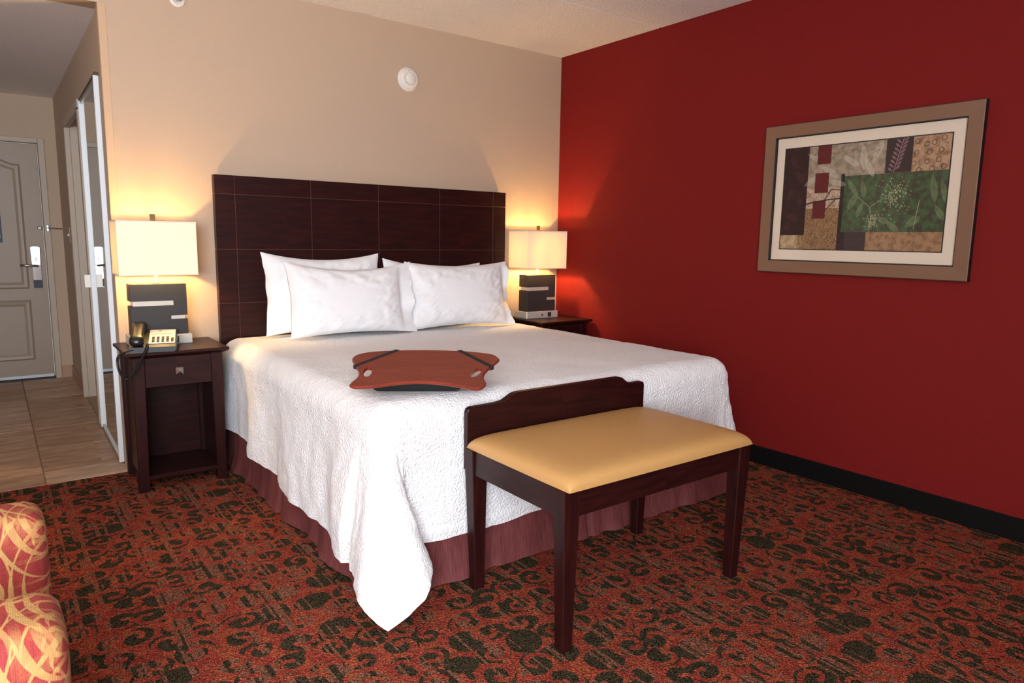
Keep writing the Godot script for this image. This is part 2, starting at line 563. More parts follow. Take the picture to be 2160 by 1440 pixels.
func make_materials() -> void:
	var peel := tex(grain_img(noise(11, 0.045, 3)))
	var fine := tex(grain_img(noise(12, 0.12, 2)))
	M.wall = relief(mat(Color8(190, 165, 142), 0.75), peel, Vector3(3, 3, 3), 0.04, true)
	M.red = relief(mat(Color8(118, 25, 23), 0.7), peel, Vector3(3.4, 3.4, 3.4), 0.10, true)
	M.red.metallic_specular = 0.28
	var pop := noise(13, 0.06, 3, FastNoiseLite.TYPE_CELLULAR)
	M.ceiling = relief(mat(Color8(244, 240, 238), 0.95), tex(grain_img(pop)), Vector3(2.6, 2.6, 2.6), 0.7, true)
	M.hall_ceiling = relief(mat(Color8(244, 240, 238), 0.9), peel, Vector3(2, 2, 2), 0.1, true)
	M.carpet = mat(Color.WHITE, 1.0)
	M.carpet.albedo_texture = tex(carpet_img(1280))
	M.carpet.uv1_scale = Vector3(1.0 / 1.28, 1.0 / 1.28, 1.0 / 1.28)
	relief(M.carpet, tex(grain_img(noise(14, 0.3, 2), 512)), M.carpet.uv1_scale, 0.5, true)
	M.carpet.metallic_specular = 0.1
	M.grout = mat(Color8(176, 150, 122), 0.9)
	for i in 3:
		var t := mat([Color8(255, 255, 255), Color8(236, 228, 220), Color8(222, 210, 200)][i], 0.42)
		t.albedo_texture = tex(tile_img(50 + i * 11))
		t.uv1_triplanar = true
		t.uv1_world_triplanar = true
		t.uv1_scale = Vector3(1.3, 1.3, 1.3)
		M["tile%d" % i] = t
	M.tile_base = mat(Color8(176, 138, 110), 0.45)
	var wb := Color8(52, 17, 15)
	var wd := Color8(30, 9, 9)
	M.wood = wood(wb, wd, 3, false, 0.42, 0.12)
	M.wood_up = wood(wb, wd, 4, true, 0.42, 0.12)
	M.wood_cut = mat(Color8(104, 58, 50), 0.6)
	M.cherry = wood(Color8(140, 56, 38), Color8(112, 38, 28), 5, false, 0.35, 0.3)
	M.black = mat(Color8(22, 22, 23), 0.5)
	M.black_plastic = mat(Color8(24, 23, 22), 0.3)
	M.black_cloth = mat(Color8(28, 28, 28), 0.85)
	M.baseboard = mat(Color8(15, 14, 15), 0.5)
	M.baseboard.metallic_specular = 0.3
	var crinkle := noise(21, 0.03, 3)
	crinkle.fractal_type = FastNoiseLite.FRACTAL_RIDGED
	M.coverlet = relief(mat(Color8(244, 243, 244), 0.85), tex(grain_img(crinkle, 768)), Vector3(2.0, 2.0, 2.0), 0.5)
	M.coverlet.rim_enabled = true
	M.coverlet.rim = 0.3
	M.pillow = relief(mat(Color8(238, 238, 240), 0.8), fine, Vector3(2, 2, 2), 0.05)
	M.sheet_white = mat(Color8(226, 224, 222), 0.85)
	M.skirt = mat(Color.WHITE, 0.75)
	M.skirt.albedo_texture = tex(skirt_img())
	M.skirt.uv1_triplanar = true
	M.skirt.uv1_scale = Vector3(2.2, 2.2, 2.2)
	M.vinyl = relief(mat(Color8(196, 150, 92), 0.42), fine, Vector3(5, 5, 5), 0.06)
	M.silver = mat(Color8(200, 198, 194), 0.3, 1.0)
	M.chrome = mat(Color8(214, 216, 220), 0.14, 1.0)
	M.frame_metal = mat(Color8(150, 122, 104), 0.36, 0.75)
	M.mirror = mat(Color8(232, 236, 234), 0.02, 1.0)
	M.white_metal = mat(Color8(216, 220, 224), 0.4)
	M.white_plastic = mat(Color8(228, 222, 214), 0.45)
	M.charcoal = mat(Color8(48, 46, 47), 0.5)
	M.lamp_metal = mat(Color8(226, 222, 212), 0.32, 0.45)
	M.shade = mat(Color8(246, 238, 222), 0.9)
	M.shade.backlight_enabled = true
	M.shade.backlight = Color(0.62, 0.60, 0.54)
	M.acrylic = mat(Color(0.95, 0.96, 0.95, 0.25), 0.05)
	M.acrylic.transparency = BaseMaterial3D.TRANSPARENCY_ALPHA
	M.bronze = mat(Color8(70, 62, 48), 0.4, 0.5)
	M.bulb = mat(Color8(255, 244, 224), 0.4)
	M.bulb.emission_enabled = true
	M.bulb.emission = Color(1.0, 0.82, 0.54)
	M.bulb.emission_energy_multiplier = 6.0
	M.phone_face = mat(Color8(196, 190, 196), 0.4)
	M.paint_white = mat(Color8(186, 168, 150), 0.5)
	M.door_paint = mat(Color8(160, 141, 123), 0.45)
	M.mat_board = mat(Color8(218, 203, 184), 0.9)
	M.print = mat(Color8(232, 228, 224), 0.7)
	M.print.albedo_texture = tex(print_img())
	M.glass = mat(Color(1, 1, 1, 0.0), 0.02)
	M.glass.transparency = BaseMaterial3D.TRANSPARENCY_ALPHA
	M.glass.metallic_specular = 0.3
	M.fabric = mat(Color.WHITE, 0.8)
	M.fabric.albedo_texture = tex(chair_img(512))
	relief(M.fabric, fine, Vector3(2.3, 2.3, 2.3), 0.1)
	M.sign_paper = mat(Color8(206, 206, 214), 0.6)
	M.navy = mat(Color8(44, 44, 66), 0.5)
	M.guard = mat(Color8(198, 166, 134), 0.5)

# ---------------------------------------------------------------- light
func set_light() -> void:
	var cam := Camera3D.new()
	cam.name = "camera"
	add_child(cam)
	cam.position = Vector3(-3.4996, 1.2668, 4.1173)
	cam.rotation_order = EULER_ORDER_YXZ
	cam.rotation = Vector3(-0.14550, -0.64233, 0.01507)
	cam.fov = rad_to_deg(2.0 * atan(720.0 / 1468.2))
	cam.near = 0.02
	cam.current = true
	var sky_mat := ProceduralSkyMaterial.new()
	sky_mat.sky_top_color = Color(0.62, 0.72, 0.86)
	sky_mat.sky_horizon_color = Color(0.86, 0.88, 0.90)
	sky_mat.ground_bottom_color = Color(0.62, 0.62, 0.61)
	sky_mat.ground_horizon_color = Color(0.70, 0.71, 0.70)
	sky_mat.sky_energy_multiplier = 1.0
	sky_mat.ground_energy_multiplier = 1.6
	var sky := Sky.new()
	sky.sky_material = sky_mat
	var env := Environment.new()
	env.background_mode = Environment.BG_SKY
	env.sky = sky
	env.tonemap_mode = Environment.TONE_MAPPER_LINEAR
	env.tonemap_exposure = 1.0
	env.sdfgi_enabled = true
	env.ssao_enabled = true
	env.ssil_enabled = true
	var we := WorldEnvironment.new()
	we.name = "environment"
	we.environment = env
	add_child(we)
	# daylight through the window of the wall behind the camera
	var day := AreaLight3D.new()
	day.name = "window_daylight"
	add_child(day)
	day.position = Vector3(-4.60, 1.52, 5.42)
	day.area_size = Vector2(1.75, 1.5)
	day.light_color = Color(0.94, 0.97, 1.0)
	day.light_energy = 27.5
	day.area_range = 14.0
	day.shadow_enabled = true

# ---------------------------------------------------------------- the room
const LX := -5.7      # left wall
const WZ := 5.5       # window wall
const HX := -2.975    # right wall of the entrance hall
const HL := -4.25     # left wall of the entrance hall
const HZ := -3.1      # end of the entrance hall
const TOP := 2.6
const HTOP := 2.385

func build_room() -> void:
	var st := mb()
	box(st, Vector3(LX - 0.1, -0.12, 0.0), Vector3(0.12, 0.0, WZ + 0.15), 0.0)
	struct("floor", st, M.carpet, "patterned carpet of orange-red scrolls on dark olive pile")
	# tiled floor of the hall
	st = mb()
	box(st, Vector3(HL - 0.1, -0.12, HZ - 0.2), Vector3(HX + 0.75, -0.006, 0.0), 0.0)
	var hf := struct("floor_hall", st, M.grout, "tan stone tile floor of the entrance hall")
	var zs := [-0.002, -0.225, -0.715, -1.235, -1.755, -2.25, -2.745, -3.1]
	var xs := [-2.975, -3.355, -3.87, -4.25]
	for i in zs.size() - 1:
		for j in xs.size() - 1:
			st = mb()
			box(st, Vector3(xs[j + 1] + 0.003, -0.008, zs[i + 1] + 0.003), Vector3(xs[j] - 0.003, 0.002, zs[i] - 0.003), 0.0015)
			obj("tile", st, M["tile%d" % ((i * 2 + j * 5 + i / 2) % 3)], hf)
	# ceiling in two slabs with an open joint
	st = mb()
	box(st, Vector3(LX - 0.1, TOP, -0.15), Vector3(0.12, TOP + 0.14, 0.950), 0.006)
	box(st, Vector3(LX - 0.1, TOP, 0.952), Vector3(0.12, TOP + 0.14, WZ + 0.15), 0.006)
	box(st, Vector3(LX - 0.1, TOP + 0.1, -0.15), Vector3(0.12, TOP + 0.16, WZ + 0.15), 0.0)
	struct("ceiling", st, M.ceiling, "white stippled ceiling with a panel joint")
	# back wall, its end at the hall, and the drop over the hall
	st = mb()
	box(st, Vector3(-2.984, -0.1, -0.13), Vector3(0.0, TOP + 0.05, 0.0), 0.0)
	box(st, Vector3(HL, HTOP, -0.13), Vector3(-2.984, TOP + 0.05, 0.0), 0.0)
	box(st, Vector3(LX - 0.1, -0.1, -0.13), Vector3(HL, TOP + 0.05, 0.0), 0.0)
	struct("wall_back", st, M.wall, "tan painted wall behind the headboard")
	st = mb()
	box(st, Vector3(0.0, -0.1, -0.15), Vector3(0.13, TOP + 0.05, WZ + 0.15), 0.0)
	struct("wall_right", st, M.red, "deep red painted wall with the framed print")
	st = mb()
	box(st, Vector3(LX - 0.13, -0.1, -0.15), Vector3(LX, TOP + 0.05, WZ + 0.15), 0.0)
	struct("wall_left", st, M.wall)
	# window wall with its opening
	var wx0 := -5.53; var wx1 := -3.67; var wy0 := 0.70; var wy1 := 2.30
	st = mb()
	box(st, Vector3(LX, -0.1, WZ), Vector3(wx0, TOP + 0.05, WZ + 0.15), 0.0)
	box(st, Vector3(wx1, -0.1, WZ), Vector3(0.0, TOP + 0.05, WZ + 0.15), 0.0)
	box(st, Vector3(wx0, -0.1, WZ), Vector3(wx1, wy0, WZ + 0.15), 0.0)
	box(st, Vector3(wx0, wy1, WZ), Vector3(wx1, TOP + 0.05, WZ + 0.15), 0.0)
	struct("wall_front", st, M.wall)
	st = mb()
	for b in [[wx0, wx0 + 0.05, wy0, wy1], [wx1 - 0.05, wx1, wy0, wy1], [wx0, wx1, wy0, wy0 + 0.05], [wx0, wx1, wy1 - 0.05, wy1], [-4.625, -4.575, wy0, wy1]]:
		box(st, Vector3(b[0], b[2], WZ + 0.03), Vector3(b[1], b[3], WZ + 0.09), 0.003)
	var win := struct("window_1", st, M.white_metal, "two pane window in a white frame")
	for b in [[wx0 + 0.05, -4.625], [-4.575, wx1 - 0.05]]:
		part_box("pane", Vector3(b[0], wy0 + 0.05, WZ + 0.055), Vector3(b[1], wy1 - 0.05, WZ + 0.061), M.glass, win, 0.0)
	part_box("window_sill", Vector3(wx0 - 0.05, wy0 - 0.03, WZ - 0.06), Vector3(wx1 + 0.05, wy0, WZ + 0.03), M.white_metal, win, 0.004)
	# hall: right wall with the bathroom doorway, end wall, left wall, ceiling
	st = mb()
	box(st, Vector3(HX, -0.1, -1.22), Vector3(HX + 0.12, HTOP + 0.1, -0.13), 0.0)
	box(st, Vector3(HX, 2.05, -2.14), Vector3(HX + 0.12, HTOP + 0.1, -1.22), 0.0)
	box(st, Vector3(HX, -0.1, HZ - 0.15), Vector3(HX + 0.12, HTOP + 0.1, -2.14), 0.0)
	struct("wall_hall_right", st, M.wall)
	st = mb()
	box(st, Vector3(HL - 0.12, -0.1, HZ - 0.15), Vector3(HL, HTOP + 0.1, -0.13), 0.0)
	struct("wall_hall_left", st, M.wall)
	st = mb()
	box(st, Vector3(-3.108, -0.1, HZ - 0.13), Vector3(HX, HTOP + 0.1, HZ), 0.0)
	box(st, Vector3(HL, -0.1, HZ - 0.13), Vector3(-4.035, HTOP + 0.1, HZ), 0.0)
	box(st, Vector3(-4.035, 2.005, HZ - 0.13), Vector3(-3.108, HTOP + 0.1, HZ), 0.0)
	struct("wall_hall_end", st, M.wall)
	st = mb()
	box(st, Vector3(HL - 0.12, HTOP, HZ - 0.15), Vector3(HX + 0.12, HTOP + 0.12, -0.13), 0.0)
	struct("ceiling_hall", st, M.hall_ceiling, "lowered ceiling over the entrance hall")
	# baseboards
	st = mb()
	box(st, Vector3(-0.012, 0.0, 0.012), Vector3(0.0, 0.104, WZ), 0.003)
	struct("baseboard_right", st, M.baseboard, "black baseboard along the red wall")
	st = mb()
	box(st, Vector3(-2.984, 0.0, 0.0), Vector3(0.0, 0.104, 0.012), 0.003)
	struct("baseboard_back", st, M.baseboard, "black baseboard along the tan wall")
	st = mb()
	box(st, Vector3(HX - 0.01, 0.0, HZ), Vector3(HX, 0.105, -2.20), 0.002)
	box(st, Vector3(HX - 0.01, 0.0, -1.16), Vector3(HX, 0.105, -1.10), 0.002)
	box(st, Vector3(-3.06, 0.0, HZ), Vector3(HX - 0.01, 0.105, HZ + 0.01), 0.002)
	struct("baseboard_hall", st, M.tile_base, "tan tile baseboard in the hall")
	# corner guard at the mouth of the hall
	st = mb()
	box(st, Vector3(-2.989, 0.106, 0.0), Vector3(-2.951, HTOP, 0.0025), 0.001)
	box(st, Vector3(-2.989, 0.106, -0.04), Vector3(-2.984, HTOP, 0.0025), 0.001)
	struct("trim_1", st, M.guard, "tan corner guard at the hall corner")
	build_entry_door()
	build_bath_door()

func rail(st: SurfaceTool, path: PackedVector2Array, w: float, d: float, z: float) -> void:
	# raised moulding along a closed outline: rounded ridge
	var p := ccw(path)
	var rings := [inset(p, -w * 0.5), inset(p, -w * 0.22), inset(p, w * 0.15), inset(p, w * 0.5)]
	var dz := [0.0, d, d * 0.75, 0.0]
	for k in 3:
		for i in p.size():
			var j := (i + 1) % p.size()
			quad(st, Vector3(rings[k][i].x, rings[k][i].y, z + dz[k]), Vector3(rings[k][j].x, rings[k][j].y, z + dz[k]), Vector3(rings[k + 1][j].x, rings[k + 1][j].y, z + dz[k + 1]), Vector3(rings[k + 1][i].x, rings[k + 1][i].y, z + dz[k + 1]), Vector3(0, 0, 1))

func build_entry_door() -> void:
	var st := mb()
	box(st, Vector3(-4.028, 0.014, HZ - 0.075), Vector3(-3.114, 1.997, HZ - 0.03), 0.003)
	var door := struct("door_1", st, M.door_paint, "cream panelled entrance door at the end of the hall")
	# casing
	st = mb()
	box(st, Vector3(-3.108, 0.0, HZ - 0.12), Vector3(-3.062, 2.046, HZ + 0.014), 0.004)
	box(st, Vector3(-4.082, 0.0, HZ - 0.12), Vector3(-4.035, 2.046, HZ + 0.014), 0.004)
	box(st, Vector3(-4.035, 2.004, HZ - 0.12), Vector3(-3.108, 2.046, HZ + 0.014), 0.004)
	obj("door_frame", st, M.paint_white, door)
	var zf := HZ - 0.03
	var up := PackedVector2Array([Vector2(-3.87, 0.815), Vector2(-3.27, 0.815), Vector2(-3.27, 1.80)])
	for i in 17:
		var t := i / 16.0
		up.append(Vector2(-3.29 - 0.56 * t, 1.80 + 0.085 * pow(sin(PI * t), 1.3)))
	up.append(Vector2(-3.87, 1.80))
	st = mb()
	rail(st, up, 0.055, 0.013, zf)
	obj("panel_moulding", st, M.door_paint, door)
	st = mb()
	rail(st, PackedVector2Array([Vector2(-3.87, 0.20), Vector2(-3.27, 0.20), Vector2(-3.27, 0.665), Vector2(-3.87, 0.665)]), 0.055, 0.013, zf)
	obj("panel_moulding", st, M.door_paint, door)
	# lock: plate, thumb turn, lever
	st = mb()
	var plate := PackedVector2Array([Vector2(-3.218, 0.985), Vector2(-3.152, 0.985), Vector2(-3.148, 1.142), Vector2(-3.166, 1.15), Vector2(-3.204, 1.15), Vector2(-3.222, 1.142)])
	extrude(st, plate, zf, zf + 0.02, 0.003)
	var lock := obj("lock_plate", st, M.silver, door)
	lock.set_meta("label", "brushed steel lock plate")
	part_box("thumb_turn", Vector3(-3.19, 1.025, zf + 0.02), Vector3(-3.180, 1.052, zf + 0.042), M.silver, lock)
	st = mb()
	box(st, Vector3(-3.214, 0.785, zf), Vector3(-3.150, 0.985, zf + 0.012), 0.002)
	var low := obj("lower_plate", st, M.chrome, door)
	part_box("card", Vector3(-3.213, 0.792, zf + 0.012), Vector3(-3.151, 0.862, zf + 0.014), M.navy, low, 0.0)
	st = mb(true)
	tube(st, PackedVector3Array([Vector3(-3.178, 0.982, zf + 0.01), Vector3(-3.178, 0.982, zf + 0.05), Vector3(-3.19, 0.984, zf + 0.06), Vector3(-3.25, 0.988, zf + 0.062), Vector3(-3.30, 0.990, zf + 0.058)]), 0.010, 10)
	obj("lever_handle", st, M.silver, lock)
	# swing bar latch
	st = mb()
	box(st, Vector3(-3.155, 1.288, zf), Vector3(-3.125, 1.318, zf + 0.03), 0.004)
	obj("latch_keeper", st, M.chrome, door)
	st = mb()
	box(st, Vector3(-3.095, 1.275, HZ + 0.014), Vector3(-3.075, 1.33, HZ + 0.04), 0.003)
	tube(st, PackedVector3Array([Vector3(-3.09, 1.305, HZ + 0.035), Vector3(-3.03, 1.301, HZ + 0.06), Vector3(-2.985, 1.300, HZ + 0.045)]), 0.005, 8)
	obj("swing_latch", st, M.silver, door)
	part_box("threshold", Vector3(-4.03, 0.002, HZ - 0.10), Vector3(-3.11, 0.012, HZ + 0.005), M.black, door)
	part_box("door_sweep", Vector3(-4.02, 0.014, HZ - 0.03), Vector3(-3.12, 0.04, HZ - 0.022), M.white_metal, door)
	# evacuation notice
	var s := thing("notice_frame", "small dark framed notice hung on the cream entrance door", "sign", Vector3(-3.52, 1.178, zf))
	st = mb()
	box(st, Vector3(-0.116, 0.0, 0.0), Vector3(0.116, 0.285, 0.010), 0.002)
	obj("frame", st, M.navy, s)
	part_box("paper", Vector3(-0.104, 0.040, 0.0095), Vector3(0.104, 0.273, 0.0112), M.sign_paper, s, 0.0)
	# hall light switch
	s = thing("light_switch", "small tan light switch plate on the hall wall", "switch", Vector3(HX, 1.19, -2.47))
	part_box("plate", Vector3(-0.005, 0.0, -0.036), Vector3(0.0, 0.118, 0.036), M.paint_white, s)
	part_box("toggle", Vector3(-0.016, 0.05, -0.006), Vector3(-0.005, 0.068, 0.006), M.white_plastic, s)

func build_bath_door() -> void:
	var st := mb()
	box(st, Vector3(HX + 0.075, 0.01, -2.135), Vector3(HX + 0.115, 2.045, -1.225), 0.002)
	var d := struct("door_2", st, M.door_paint, "bathroom door in the hall wall")
	st = mb()
	box(st, Vector3(HX - 0.016, 0.0, -2.195), Vector3(HX + 0.02, 2.05, -2.125), 0.003)
	box(st, Vector3(HX - 0.016, 0.0, -1.235), Vector3(HX + 0.02, 2.05, -1.165), 0.003)
	box(st, Vector3(HX - 0.016, 2.035, -2.195), Vector3(HX + 0.02, 2.10, -1.165), 0.003)
	box(st, Vector3(HX + 0.02, 0.0, -2.14), Vector3(HX + 0.075, 2.05, -2.12), 0.002)
	obj("door_frame", st, M.paint_white, d)
	# sliding mirror door
	var m := thing("mirror_door", "tall sliding mirror door in a white frame on the hall wall", "mirror", Vector3(-2.984, 0.0, -0.15))
	m.rotation.y = -0.0137
	var z1 := -0.90
	var y0 := 0.012; var y1 := 2.068
	part_box("stile", Vector3(-0.024, y0, -0.024), Vector3(0.002, y1, 0.0), M.white_metal, m, 0.003)
	part_box("stile", Vector3(-0.024, y0, z1), Vector3(0.002, y1, z1 + 0.024), M.white_metal, m, 0.003)
	part_box("rail", Vector3(-0.016, y0, z1 + 0.024), Vector3(0.0, y0 + 0.02, -0.024), M.white_metal, m, 0.002)
	part_box("rail", Vector3(-0.016, y1 - 0.02, z1 + 0.024), Vector3(0.0, y1, -0.024), M.silver, m, 0.002)
	part_box("glass", Vector3(-0.008, y0 + 0.02, z1 + 0.024), Vector3(-0.003, y1 - 0.02, -0.024), M.mirror, m, 0.0)
	part_box("pull", Vector3(-0.058, 0.925, z1 + 0.004), Vector3(-0.024, 1.005, z1 + 0.02), M.white_plastic, m, 0.002)
	part_box("roller", Vector3(-0.018, 0.002, -0.03), Vector3(-0.006, y0, -0.008), M.chrome, m, 0.002)
	part_box("track", Vector3(-0.018, y1, z1 - 0.02), Vector3(0.006, y1 + 0.014, 0.012), M.bronze, m, 0.001)

# ---------------------------------------------------------------- bed
const BX0 := -2.485
const BX1 := -0.545
const BZ0 := 0.075
const BZ1 := 2.02
const BY := 0.695

func headboard() -> void:
	var h := thing("headboard", "dark mahogany headboard divided into square panels by scored lines", "headboard", Vector3(-1.517, 0.0, 0.0))
	part_box("backing", Vector3(-0.974, 0.22, 0.0135), Vector3(0.974, 1.589, 0.0575), M.wood_cut, h, 0.0)
	var xs := [-0.978, -0.872, -0.440, -0.006, 0.437, 0.870, 0.978]
	var ys := [0.215, 0.59, 0.89, 1.19, 1.49, 1.592]
	var g := 0.0011
	for i in xs.size() - 1:
		for j in ys.size() - 1:
			var e0: float = 0.0 if i == 0 else g
			var e1: float = 0.0 if i == xs.size() - 2 else g
			var f1: float = 0.0 if j == ys.size() - 2 else g
			part_box("panel", Vector3(xs[i] + e0, ys[j] + g, 0.013 if (i == 0 or i == xs.size() - 2 or j == ys.size() - 2) else 0.05), Vector3(xs[i + 1] - e1, ys[j + 1] - f1, 0.06), M.wood, h, 0.0013)
	for s in [-0.8, 0.8]:
		part_box("cleat", Vector3(s - 0.05, 0.35, 0.0), Vector3(s + 0.05, 1.4, 0.0135), M.wood_up, h)

func bed() -> void:
	var b := thing("bed", "king bed with a dusty red striped bed skirt", "bed", Vector3.ZERO)
	part_box("bed_base", Vector3(BX0 + 0.04, 0.0, BZ0 + 0.01), Vector3(BX1 - 0.04, 0.36, BZ1 - 0.02), M.black, b, 0.01)
	var st := mb(true)
	soft(st, Vector3((BX0 + BX1) * 0.5, 0.51, (BZ0 + BZ1) * 0.5), Vector3(BX1 - BX0 - 0.02, 0.30, BZ1 - BZ0 - 0.01), 0.06, 10)
	obj("mattress", st, M.sheet_white, b)
	# skirt along left side, foot and right side, with soft pleats that puddle at the floor
	var path := PackedVector3Array()
	var x0 := BX0 - 0.005; var x1 := BX1 + 0.005; var z1 := BZ1 - 0.004
	var L1 := z1 - BZ0; var L2 := x1 - x0
	var tot := L1 * 2 + L2
	var wob := noise(61, 1.0, 2)
	var f := func(u: float, v: float) -> Vector3:
		var s := u * tot
		var p := Vector3.ZERO
		var n := Vector3.ZERO
		if s < L1:
			p = Vector3(x0, 0, BZ0 + s); n = Vector3(-1, 0, 0)
		elif s < L1 + L2:
			p = Vector3(x0 + s - L1, 0, z1); n = Vector3(0, 0, 1)
		else:
			p = Vector3(x1, 0, z1 - (s - L1 - L2)); n = Vector3(1, 0, 0)
		for c in [[L1, Vector3(-1, 0, 1)], [L1 + L2, Vector3(1, 0, 1)]]:
			var k: float = clampf(1.0 - absf(s - c[0]) / 0.05, 0.0, 1.0)
			n = n.lerp(c[1].normalized(), k * 0.8)
		var low := 1.0 - v
		var o := 0.005 + low * (0.008 + 0.009 * sin(s * 9.0 + 1.5 * wob.get_noise_1d(s * 2.0)) + 0.006 * wob.get_noise_1d(s * 11.0))
		o += pow(low, 6.0) * (0.018 + 0.02 * wob.get_noise_1d(s * 5.0 + 9.0))
		for c in [L1 * 0.5, L1 + L2 * 0.5, L1 + L2 + L1 * 0.5]:
			var e: float = absf(s - c)
			if e < 0.012: o -= 0.016 * (1.0 - e / 0.012)
		return p + n * maxf(o, 0.001) + Vector3(0, 0.006 + v * 0.36 + 0.004 * wob.get_noise_1d(s * 6.0) * low, 0)
	st = mb(true)
	sheet(st, span(0, 1, 420), span(0, 1, 14), f, false)
	obj("bed_skirt", st, M.skirt, b)

func coverlet() -> void:
	var wr := noise(71, 1.0, 3)
	var R := 0.105
	var ex0 := BX0 - 0.022; var ex1 := BX1 + 0.020; var ez := BZ1 + 0.012
	var roll := func(d: float) -> Vector2:      # (outward, down) after hanging d over the edge
		if d <= 0.0: return Vector2(d, 0)
		var q := R * PI * 0.5
		if d < q: return Vector2(R * sin(d / R), R * (1.0 - cos(d / R)))
		return Vector2(R + 0.030 * (d - q), R + (d - q))
	# outline of the hanging corner folds at the hem: (across, along, angle)
	var foldL := [Vector3(-0.165, 0.0, 0), Vector3(-0.215, 0.145, 25), Vector3(-0.195, 0.283, 40), Vector3(-0.055, 0.363, 50), Vector3(0.035, 0.295, 62), Vector3(0.048, 0.20, 72), Vector3(0.022, 0.15, 82), Vector3(0.0, 0.120, 90)]
	var foldR := [Vector3(0.15, 0.0, 0), Vector3(0.175, 0.09, 25), Vector3(0.150, 0.150, 48), Vector3(0.07, 0.150, 68), Vector3(0.0, 0.120, 90)]
	var aL := 0.60; var aR := 0.52; var bF := 0.57
	var f := func(p: float, q: float) -> Vector3:
		var left := maxf(ex0 + R - p, 0.0)
		var right := maxf(p - (ex1 - R), 0.0)
		var foot := maxf(q - (ez - R), 0.0)
		# the cloth lies a little askew: more hangs over the left side towards the foot
		var y := BY + 0.004 * wr.get_noise_2d(p * 3.0, q * 3.0)
		var pos := Vector3(clampf(p, ex0 + R, ex1 - R), y, minf(q, ez - R))
		var side := left if left > 0.0 else right
		var sgn := -1.0 if left > 0.0 else 1.0
		if side > 0.0 and foot <= 0.0:
			var o: Vector2 = roll.call(side)
			var k := smoothstep(0.08, 0.55, side)
			var lean: float = 0.020 * k * sin(q * 11.0 + 1.8 * wr.get_noise_2d(q * 1.5, 4.0)) + 0.022 * k * wr.get_noise_2d(q * 2.6, side * 1.2)
			pos += Vector3(sgn * (o.x + (lean + 0.012 * k) * (1.0 if sgn < 0.0 else 0.3)), -o.y, 0)
			# near the foot the side follows the corner fold outwards
			var near := smoothstep(0.55, 0.0, ez - R - q) * k
			pos.x += sgn * 0.03 * near
		elif foot > 0.0 and side <= 0.0:
			var o2: Vector2 = roll.call(foot)
			var k2 := smoothstep(0.08, 0.55, foot)
			var lean2: float = 0.030 * k2 * sin(p * 8.0 + 2.0 * wr.get_noise_2d(p * 1.2, 8.0)) + 0.018 * k2 * wr.get_noise_2d(p * 2.4, foot * 1.1 + 20.0)
			pos += Vector3(0, -o2.y, clampf(o2.x + lean2 * 0.5, minf(o2.x, 0.108), 0.127))
		elif foot > 0.0 and side > 0.0:
			var th := atan2(foot, side)
			var fan := sin(2.0 * th)
			var rho := sqrt(foot * foot + side * side) * (1.0 - (0.13 if sgn < 0.0 else 0.20) * fan * fan)
			var o3: Vector2 = roll.call(rho)
			var k3 := pow(smoothstep(0.06, 0.74, rho), 1.25)
			var ctrl: Array = foldL if sgn < 0.0 else foldR
			var a := rad_to_deg(th)
			var i := 0
			while i < ctrl.size() - 2 and a > ctrl[i + 1].z: i += 1
			var s := clampf((a - ctrl[i].z) / (ctrl[i + 1].z - ctrl[i].z), 0.0, 1.0)
			var c0: Vector3 = ctrl[maxi(i - 1, 0)]
			var c3: Vector3 = ctrl[mini(i + 2, ctrl.size() - 1)]
			var cp := Vector2(cubic_interpolate(ctrl[i].x, ctrl[i + 1].x, c0.x, c3.x, s), cubic_interpolate(ctrl[i].y, ctrl[i + 1].y, c0.y, c3.y, s))
			var plain := Vector2(sgn * cos(th), sin(th)) * o3.x
			var at := plain.lerp(cp, k3)
			at += Vector2(sgn * cos(th), sin(th)) * (0.016 * k3 * fan * sin(th * 13.0 + 0.5))
			pos += Vector3(at.x, -o3.y, at.y)
		if foot > bF - 0.04 and side <= 0.0: pos.z += 0.003      # turned hem
		# crinkles of the washed cloth
		var w := 0.0035 * wr.get_noise_2d(p * 9.0, q * 9.0)
		pos += Vector3(w, absf(w), w)
		pos.y = maxf(pos.y, 0.012)
		return pos
	var us := PackedFloat32Array()
	for x in span(ex0 + R - aL, ex0 + R, 70): us.append(x)
	for x in span(ex0 + R + 0.02, ex1 - R - 0.02, 60): us.append(x)
	for x in span(ex1 - R, ex1 - R + aR, 50): us.append(x)
	var vs := PackedFloat32Array()
	for z in span(BZ0 + 0.02, ez - R, 110): vs.append(z)
	for z in span(ez - R + 0.008, ez - R + bF, 72): vs.append(z)
	var st := mb(true)
	# hem line is shortened at the head and dips towards the foot, as the photograph shows on the left
	var g := func(p: float, q: float) -> Vector3:
		var pp := p
		if p < ex0 + R:
			var t := (ex0 + R - p) / aL
			var reach := lerpf(0.535, 0.625, smoothstep(0.1, 1.7, q))
			pp = ex0 + R - t * reach
		return f.call(pp, q)
	sheet(st, us, vs, g, false)
	var o := obj("coverlet", st, M.coverlet)
	tag(o, "white crinkled coverlet draped over the king bed", "bedspread")

